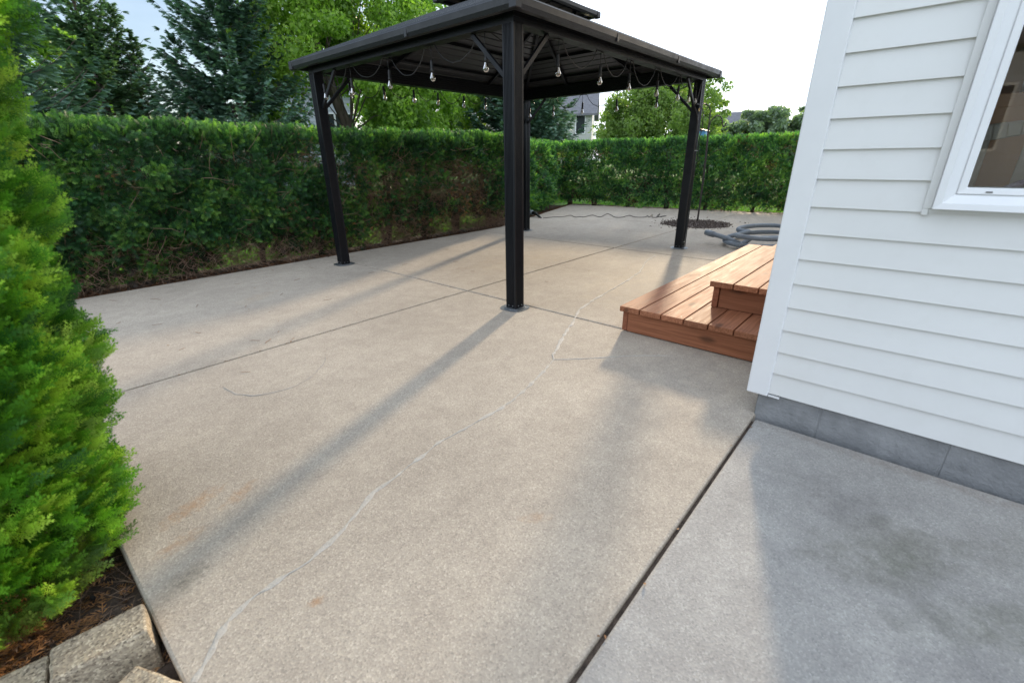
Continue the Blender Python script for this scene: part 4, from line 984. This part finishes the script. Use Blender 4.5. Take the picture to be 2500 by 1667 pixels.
# grass just behind the hedges
def grass():
    n = 26000; x = -1 + rng.random(n) * 16; y = np.interp(x, [-1, 6.4, 10, 16], [6.15, 6.25, 7.6, 9]) + rng.random(n) ** 1.5 * 3.0
    n2 = 12000; yy = rng.random(n2) * 9 - 1.5; xx = np.interp(yy, [-1.5, 2, 7.3], [11.9, 11.45, 10.7]) + rng.random(n2) ** 1.5 * 3.5
    P_ = np.concatenate([np.stack([x, y, np.full(n, -.11)], 1), np.stack([xx, yy, np.full(n2, -.11)], 1)]); n = len(P_)
    D_ = rnd(n, .5); D_[:, 2] = 1; V = np.array([(0, -.08, 0), (.55, -.05, 0), (1, 0, .05), (.55, .05, 0), (0, .08, 0)]); F = np.array([[0, 1, 3, 4], [1, 2, 3, 3]])
    T = (np.array([(0, -.07, 0), (.6, -.045, .02), (1, 0, .12), (.6, .045, .02)]), np.array([[0, 1, 2, 3]]))
    c = greens(n, P_, (.06, .15, .015), (.12, .27, .03), (.22, .38, .05), 1.0)
    Vv, Ff, k = instance(T, P_, D_, rnd(n, 1), .07 + .06 * rng.random(n)); tag(meshnp('lawn_grass', Vv, Ff, 'grass', None, np.repeat(c, k, 0)), 'bright green lawn grass showing beneath and behind the hedges', 'grass', kind='stuff')
grass()

# ------------------------------------------------------------------ trees
T_S = None
def spruce_tpl():
    """short twig with rows of stiff needle blades"""
    V = []; F = []
    rhomb(V, F, (0, 0, 0), (1, 0, 0), 1.0, .17)
    for i in range(5):
        t = .05 + .78 * i / 5
        for sg in (-1, 1): rhomb(V, F, (t, 0, 0), dirv(sg * .75), .38 * (1 - t * .45), .11)
    V = np.array(V); V[:, 2] = -.16 * V[:, 0] ** 2 - .3 * np.abs(V[:, 1]); return V, np.array(F)
T_S = spruce_tpl()
def spruce(loc, H, rad, label, cols, dens=1.0, zmin=.3, group='spruces behind the hedges', seed=1, lean=0, shape=.85, tip=.245, tops=()):
    rs = np.random.default_rng(seed); x0_, y0_ = loc
    rt_ = root('spruce_tree', (x0_, y0_, -.1), label, 'tree', group)
    obj('trunk', MB().tube([(x0_, y0_, -.12), (x0_ + .02, y0_, H * .5), (x0_ + lean, y0_, H)], [H * .018, H * .010, .008], 8), 'bark', rt_, smooth=True)
    P_ = []; D_ = []; S_ = []; bm_ = MB()
    def crown(cx_, cy_, z0_, Hh, rr, zlow):
        z = zlow
        while z < Hh:
            f = (Hh - z) / (Hh - zlow + 1e-6); R_ = rr * f ** shape + .08; nb_ = int(6 + 5 * f)
            for b_ in range(nb_):
                a = rs.random() * 6.283; L = R_ * (.72 + .42 * rs.random()); rise = .10 + .55 * (1 - f) ; zz_ = z + (rs.random() - .5) * .25
                ns = max(4, int(L / .115 * dens)); pts = []
                for k in range(ns + 1):
                    t = k / ns; r_ = L * t
                    q = np.array([cx_ + r_ * math.cos(a), cy_ + r_ * math.sin(a), zz_ + L * (rise * t - .42 * t * (1 - t) * (1.2 * f + .2) + .18 * t ** 3)]); pts.append(q)
                    if t < .12: continue
                    for s_ in range(8):
                        sg = 1 if s_ % 2 else -1; aa = a + sg * (.75 + .5 * rs.random()) * (1 - .35 * t)
                        if s_ >= 2: aa = a + (rs.random() - .5) * .9
                        dd = np.array([math.cos(aa), math.sin(aa), .05 + (rs.random() - .55) * .9 + .4 * (1 - f)])
                        w_ = tip * (.55 + .75 * rs.random()) * (1.05 - .45 * t) * min(1, .45 + L / 2); nq = 1 if w_ < .22 else 2
                        for m_ in range(nq): P_.append(q + dd / np.linalg.norm(dd) * w_ * .55 * m_); D_.append(dd + (rs.random(3) - .5) * .35); S_.append(w_ * (1 - .2 * m_))
                bm_.tube([tuple(p) for p in pts[::2]] if len(pts) > 4 else [tuple(p) for p in pts], [max(.004, .016 * L * (1 - i / (len(pts[::2]) if len(pts) > 4 else len(pts)))) for i in range(len(pts[::2]) if len(pts) > 4 else len(pts))], 4, cap=False)
            z += .12 + .09 * f
        for k in range(10):
            zz_ = Hh - .05 * k; P_.append(np.array([cx_, cy_, zz_])); D_.append(np.array([rs.random() - .5, rs.random() - .5, 1.4])); S_.append(.14)
    crown(x0_, y0_, 0, H, rad, zmin)
    for (dx, dy, Hh, rr, zl) in tops: crown(x0_ + dx, y0_ + dy, 0, Hh, rr, zl)
    P_ = np.array(P_); D_ = np.array(D_); S_ = np.array(S_); n = len(P_)
    Nm = rnd(n, .6); Nm[:, 2] += 1; c = greens(n, P_, *cols, 1.3, .45)
    V, F, k = instance(T_S, P_, D_, Nm, S_); C_ = np.repeat(c, k, 0) * (.8 + .45 * np.tile(T_S[0][:, 0], n)[:, None]); meshnp('crown', V, F, 'spruce', rt_, C_)
    o = obj('branches', bm_, 'bark', rt_); o['kind'] = 'stuff'
    return rt_
BL = ((.060, .12, .090), (.12, .215, .16), (.21, .33, .25))
BL2 = ((.060, .12, .07), (.12, .22, .12), (.22, .34, .19))
def dirpt(px_, py_, dist):
    """ground point seen in a given direction of the plan"""
    return (px_ * dist, py_ * dist)
spruce((3.05, 16.8), 6.3, 2.15, 'blue green spruce behind the left hedge with an open top and two side leaders', BL2, seed=3, shape=1.0, tops=((.62, -.15, 4.75, .5, 2.2), (.88, -.3, 4.1, .5, 1.8)))
spruce((.45, 12.1), 7.5, 2.0, 'dark spruce at the far left, its drooping branch above the bright shrub', BL, seed=9, zmin=.6, dens=1.15)
spruce((5.12, 13.55), 6.4, 2.35, 'tall dense blue spruce left of the gazebo roof', BL, seed=5, shape=.92, dens=1.2, tops=((-1.0, .35, 3.7, .6, 2.2),))
spruce((18.2, 15.4), 8.2, 3.1, 'blue spruce behind the hedge seen through the gazebo beside the far house', BL, seed=21, dens=1.0, tip=.40, zmin=.5)

def broadleaf(loc, H, rad, zc, label, cols, nclump, leaf, per, seed, trunks, group=None, low=.2, name='broadleaf_tree', hz=None, clr=.42, clear=None):
    rs = np.random.default_rng(seed); x0_, y0_ = loc
    rt_ = root(name, (x0_, y0_, -.1), label, 'tree', group)
    P_ = []; D_ = []; lim = MB()
    ends = []
    for (dx, dy, r0, tx, ty, tz) in trunks:
        mb = MB(); p = [Vector((x0_ + dx, y0_ + dy, -.12))]
        for k in range(1, 7): t = k / 6; p.append(Vector((x0_ + dx + (tx) * t ** 1.3 + rs.normal() * .04, y0_ + dy + ty * t ** 1.3 + rs.normal() * .04, tz * t)))
        mb.tube(p, [r0 * 1.25, r0, r0 * .9, r0 * .8, r0 * .66, r0 * .5, r0 * .3], 9); obj('trunk', mb, 'bark', rt_, smooth=True); ends.append(p)
    hv = hz or (H - zc)
    for c_ in range(nclump):
        while True:
            v = rs.random(3) * 2 - 1
            if .25 < np.dot(v, v) < 1: break
        ctr = np.array([x0_ + v[0] * rad, y0_ + v[1] * rad, zc + v[2] * (hv if v[2] > 0 else zc - low)])
        if clear and ctr[2] < clear[2] and clear[0] < math.atan2(ctr[1], ctr[0]) < clear[1]: continue
        r_ = clr * (.6 + .8 * rs.random()) * rad / 2.2
        n = int(per * (.6 + .8 * rs.random())); q = rs.normal(size=(n, 3)); q *= (rs.random((n, 1)) ** .4) / np.linalg.norm(q, axis=1, keepdims=True)
        P_.append(ctr + q * r_ * np.array([1, 1, .75]) + np.array([0, 0, -.0]))
        p = ends[rs.integers(len(ends))]; b0 = p[rs.integers(2, 6)]; mid = b0.lerp(Vector(ctr), .5) + Vector((0, 0, .18))
        if c_ % 3 == 0 and ctr[2] > b0.z: lim.tube([b0, mid, Vector(ctr)], [.018 * rad / 2, .010 * rad / 2, .004], 5, cap=False)
    P_ = np.concatenate(P_); n = len(P_); D_ = rnd(n, .8); D_[:, 2] -= .55
    T = (np.array([(0, 0, 0), (.35, .36, .06), (1, 0, -.08), (.35, -.36, .06)]), np.array([[0, 1, 2, 3]]))
    c = greens(n, P_, *cols, .9, .30, bias=.0)
    V, F, k = instance(T, P_, D_, rnd(n, 1), leaf * (.6 + .8 * rng.random(n))); meshnp('crown', V, F, 'leaf', rt_, np.repeat(c, k, 0)); o = obj('limbs', lim, 'bark', rt_); o['kind'] = 'stuff'
    return rt_
LG = ((.10, .19, .035), (.20, .33, .055), (.32, .45, .09))
LG2 = ((.11, .18, .05), (.19, .28, .08), (.27, .36, .12))
broadleaf((8.3, 13.9), 7.8, 2.7, 3.6, 'large light green tree with a leaning trunk behind the gazebo left side', LG, 250, .105, 330, 4, [(.25, -.15, .19, -1.1, .5, 5.6)], low=.75, clear=(R(56.8), R(64.5), 3.5))
broadleaf((10.4, 14.6), 7.6, 2.2, 3.6, 'light green tree with a straight brown trunk behind the gazebo', LG, 170, .105, 300, 8, [(0, 0, .16, .1, .1, 6)], low=.9, clear=(R(56.8), R(64.5), 3.5))
broadleaf((27.2, 12.6), 5.1, 3.2, 2.3, 'airy yellow green birch clump right of the far house', LG2, 210, .15, 260, 12, [(-.3, 0, .08, -1.0, .3, 4.2), (.2, .2, .08, .2, .8, 4.4), (.4, -.3, .08, 1.2, -.9, 4.0)], low=.4)
broadleaf((22.6, 8.6), 4.9, 1.3, 3.0, 'small airy tree with loose twigs behind the hook pole', LG2, 60, .11, 130, 14, [(0, 0, .07, .1, .2, 4.2)], low=1.6)
broadleaf((2.2, 25.), 6.3, 3.0, 3.5, 'pale sunlit tree glimpsed between the two left spruces', LG, 90, .2, 160, 17, [(0, 0, .15, .2, 0, 5)], low=.8)
broadleaf((14.9, 18.6), 6.0, 3.0, 3.0, 'bright green tree filling the view low behind the straight trunk', LG, 150, .17, 200, 19, [(0, 0, .15, .2, 0, 5)], low=.3)
HAZE_G = ((.14, .19, .14), (.22, .29, .21), (.30, .37, .27))  # far crowns: pale distance haze put into the leaf greens
for i, (dx, hgt, rr, lb) in enumerate([(15.6, 4.1, 1.8, 'rounded greyish pine at the left of the far tree clump'), (13.6, 4.9, 2.4, 'middle tree of the far clump above the right hedge'), (11.3, 5.3, 2.3, 'tallest dark green tree of the far clump next to the house corner'), (9.3, 5.0, 2.2, 'far dark green tree mostly hidden by the house corner')]):
    broadleaf((47.5 + i * .4, dx), hgt, rr, 2.4, lb, HAZE_G, 60, .30, 150, 30 + i, [(0, 0, .14, .1, .1, hgt * .8)], 'far trees above the right hedge', low=.2)
broadleaf((54., 18.0), 3.5, 2.6, 2.2, 'small low tree on the horizon left of the far tree clump', HAZE_G, 40, .30, 120, 41, [(0, 0, .1, .1, .1, 2.4)], 'far trees above the right hedge', low=.2)
broadleaf((12.5, 8.9), 1.52, .55, 1.0, 'low golden green shrub peeking over the hedge corner', ((.22, .28, .03), (.34, .40, .05), (.45, .48, .08)), 40, .05, 130, 43, [(0, 0, .02, .1, .1, 1.0), (.05, 0, .02, -.15, .1, 1.0)], low=.2, name='golden_shrub')

# ------------------------------------------------------------------ far houses
def farhouse(name, o_, ux, L_, W_, hw, hr, mat, label, wins, roofmat='shingle', z0_=-.1):
    """gabled house: front wall from o_ along ux (length L_), depth W_ away, eave hw, ridge hr"""
    u = Vector((ux[0], ux[1], 0)).normalized(); v = Vector((-u.y, u.x, 0)); O_ = Vector((*o_, 0))
    rt_ = root(name, (o_[0], o_[1], z0_), label, 'house')
    def P(a, b_, z): return tuple(O_ + u * a + v * b_ + Vector((0, 0, z)))
    mb = MB(); mb.add([P(0, 0, z0_), P(L_, 0, z0_), P(L_, W_, z0_), P(0, W_, z0_), P(0, 0, hw), P(L_, 0, hw), P(L_, W_, hw), P(0, W_, hw), P(0, W_ / 2, hr - .05), P(L_, W_ / 2, hr - .05)],
                      [(0, 1, 5, 4), (1, 2, 6, 9, 5), (2, 3, 7, 6), (3, 0, 4, 8, 7)])
    k = 0; z = .3
    while z < hw:
        mb.bar(P(-.0, -.012, z), P(L_, -.012, z), .02, .012); mb.bar(P(-.012, 0, z), P(-.012, W_, z), .02, .012); z += .16
    obj('wall', mb, mat, rt_)
    rm_ = MB(); e_ = .4
    sl = (hr - hw) / (W_ / 2)
    for s_ in (-1, 1):
        ya = W_ / 2 + s_ * (W_ / 2 + e_); za = hw - sl * e_
        rm_.add([P(-e_, ya, za), P(L_ + e_, ya, za), P(L_ + e_, W_ / 2, hr), P(-e_, W_ / 2, hr), P(-e_, ya, za + .16), P(L_ + e_, ya, za + .16), P(L_ + e_, W_ / 2, hr + .16), P(-e_, W_ / 2, hr + .16)],
                [(0, 1, 2, 3), (4, 7, 6, 5), (0, 4, 5, 1), (1, 5, 6, 2), (3, 7, 4, 0)])
    obj('roof', rm_, roofmat, rt_)
    for (face, a, z, ww, hh) in wins:
        fm = MB(); pn = MB()
        def Q(t, dd, zz_): return P(a + t, -dd, zz_) if face == 'f' else P(-dd, a + t, zz_)
        for (t0, t1, za, zb) in ((0, ww, z - .06, z), (0, ww, z + hh, z + hh + .06), (-.06, 0, z - .06, z + hh + .06), (ww, ww + .06, z - .06, z + hh + .06)):
            fm.add([Q(t0, .0, za), Q(t1, .0, za), Q(t1, .0, zb), Q(t0, .0, zb), Q(t0, .06, za), Q(t1, .06, za), Q(t1, .06, zb), Q(t0, .06, zb)], [(4, 5, 6, 7), (0, 4, 7, 3), (1, 2, 6, 5), (3, 7, 6, 2), (0, 1, 5, 4)])
        wo = obj('window', fm, 'trim', rt_)
        pn.add([Q(0, .03, z), Q(ww, .03, z), Q(ww, .03, z + hh), Q(0, .03, z + hh)], [(0, 1, 2, 3)]); obj('pane', pn, 'darkglass', wo)
    return rt_
# front walls face the camera side; u runs left to right as seen from the patio
farhouse('neighbour_house', (9.6, 24.4), (.84, -.54), 4.6, 7.0, 4.4, 6.3, 'greysid', 'pale blue grey house behind the light green trees, left of the gazebo post', [('f', 3.25, 2.55, .42, .62), ('f', 3.75, 2.55, .42, .62), ('f', 4.22, 2.55, .30, .62), ('f', 3.5, 4.0, .5, .7)])
farhouse('neighbour_house', (33.6, 25.4), (.50, -.866), 3.8, 6.0, 4.55, 6.6, 'beige', 'beige house with steep grey roof beyond the spruce seen through the gazebo', [('f', 2.5, 3.0, .7, 1.3), ('f', 2.4, .9, .9, 1.1)])
farhouse('neighbour_house', (58.5, 20.5), (.28, -.96), 7.5, 7.0, 3.6, 5.75, 'beige', 'distant house with only its dark roof showing above the far trees', [])
farhouse('neighbour_house', (64.0, 27.0), (.28, -.96), 7.5, 6.0, 2.6, 3.7, 'beige', 'distant low roof on the horizon beside the hook pole', [])

farhouse('neighbour_house', (-13.0, -6.0), (0, 1), 10.0, 6.0, 3.6, 5.0, 'greysid', 'grey sided house behind the viewer, seen only mirrored in the window glass', [('f', 3.2, 1.2, .9, 1.4), ('f', 5.0, 1.2, .9, 1.4)])
# ------------------------------------------------------------------ small debris on the concrete
kinds = []
for v in range(5):
    mb = MB(); L_ = random.uniform(.02, .06); p = Vector((0, 0, .0025)); a = 0; pts = [p.copy()]
    for k in range(5): a += random.uniform(-.35, .35); p = p + Vector((math.cos(a), math.sin(a), 0)) * L_ / 5; pts.append(p.copy())
    mb.tube(pts, [.0012] * 5 + [.0006], 4); me = bpy.data.meshes.new('twig'); me.from_pydata(mb.v, [], mb.f); me.materials.append(M['twig']); kinds.append(me)
spots = [(.35, 4.6), (.42, 4.3), (.62, 4.0), (.85, 4.75), (1.0, 4.4), (1.25, 4.0), (1.5, 4.85), (1.6, 4.2), (1.75, 3.7), (.75, 3.6), (.55, 3.3), (1.1, 3.2), (2.0, 4.6), (2.3, 5.0), (2.5, 4.2), (.95, 2.99), (1.15, 2.93), (1.02, 3.06), (.72, 2.62), (3.1, 4.3), (3.5, 4.0), (3.9, 4.6), (3.3, 3.4), (3.7, 3.1), (4.5, 3.6), (5.9, 3.3), (6.1, 3.9), (6.4, 4.6), (6.8, 3.4), (4.1, 2.5), (3.4, 2.5), (.25, 4.95), (.5, 5.1), (1.9, 5.1), (2.9, 5.2)]
for i, (x, y) in enumerate(spots):
    o = bpy.data.objects.new('twig', kinds[i % 5]); COL.objects.link(o); o.location = (x + random.uniform(-.05, .05), y + random.uniform(-.05, .05), .0015); o.rotation_euler = (0, 0, random.random() * 6.28); s_ = random.uniform(1.0, 2.2); o.scale = (s_, s_, 1)
    tag(o, 'tiny brown dry twig lying loose on the concrete patio', 'twig', 'dry twigs scattered on the patio')
n = 260; xy = []
for _ in range(n):
    r_ = random.random()
    if r_ < .45: xy.append((random.uniform(0, 10), JA + random.gauss(0, .008)))
    elif r_ < .65: xy.append((JB + random.gauss(0, .008), random.uniform(.5, 5.4)))
    elif r_ < .69: xy.append((random.uniform(.4, 2.0), .343 + random.gauss(0, .005)))
    else: xy.append((random.uniform(.05, 7), random.uniform(2.8, 5.4)))
P_ = np.array([(x, y, .001) for x, y in xy]); D_ = rnd(n, 1); D_[:, 2] *= .15; Nm = rnd(n, .3); Nm[:, 2] += 1
c = np.array([.22, .10, .045]) * (.4 + rng.random((n, 1)))
V, F, k = instance((np.array([(0, 0, 0), (.4, .22, .06), (1, 0, .02), (.4, -.22, .06)]), np.array([[0, 1, 2, 3]])), P_, D_, Nm, .008 + .012 * rng.random(n))
tag(meshnp('leaf_crumbs', V, F, 'arbor', None, np.repeat(c, k, 0)), 'crumbs of dry leaf caught in the patio joints', 'leaf litter', kind='stuff')
for o in bpy.data.objects:
    if 'origin' in o: del o['origin']
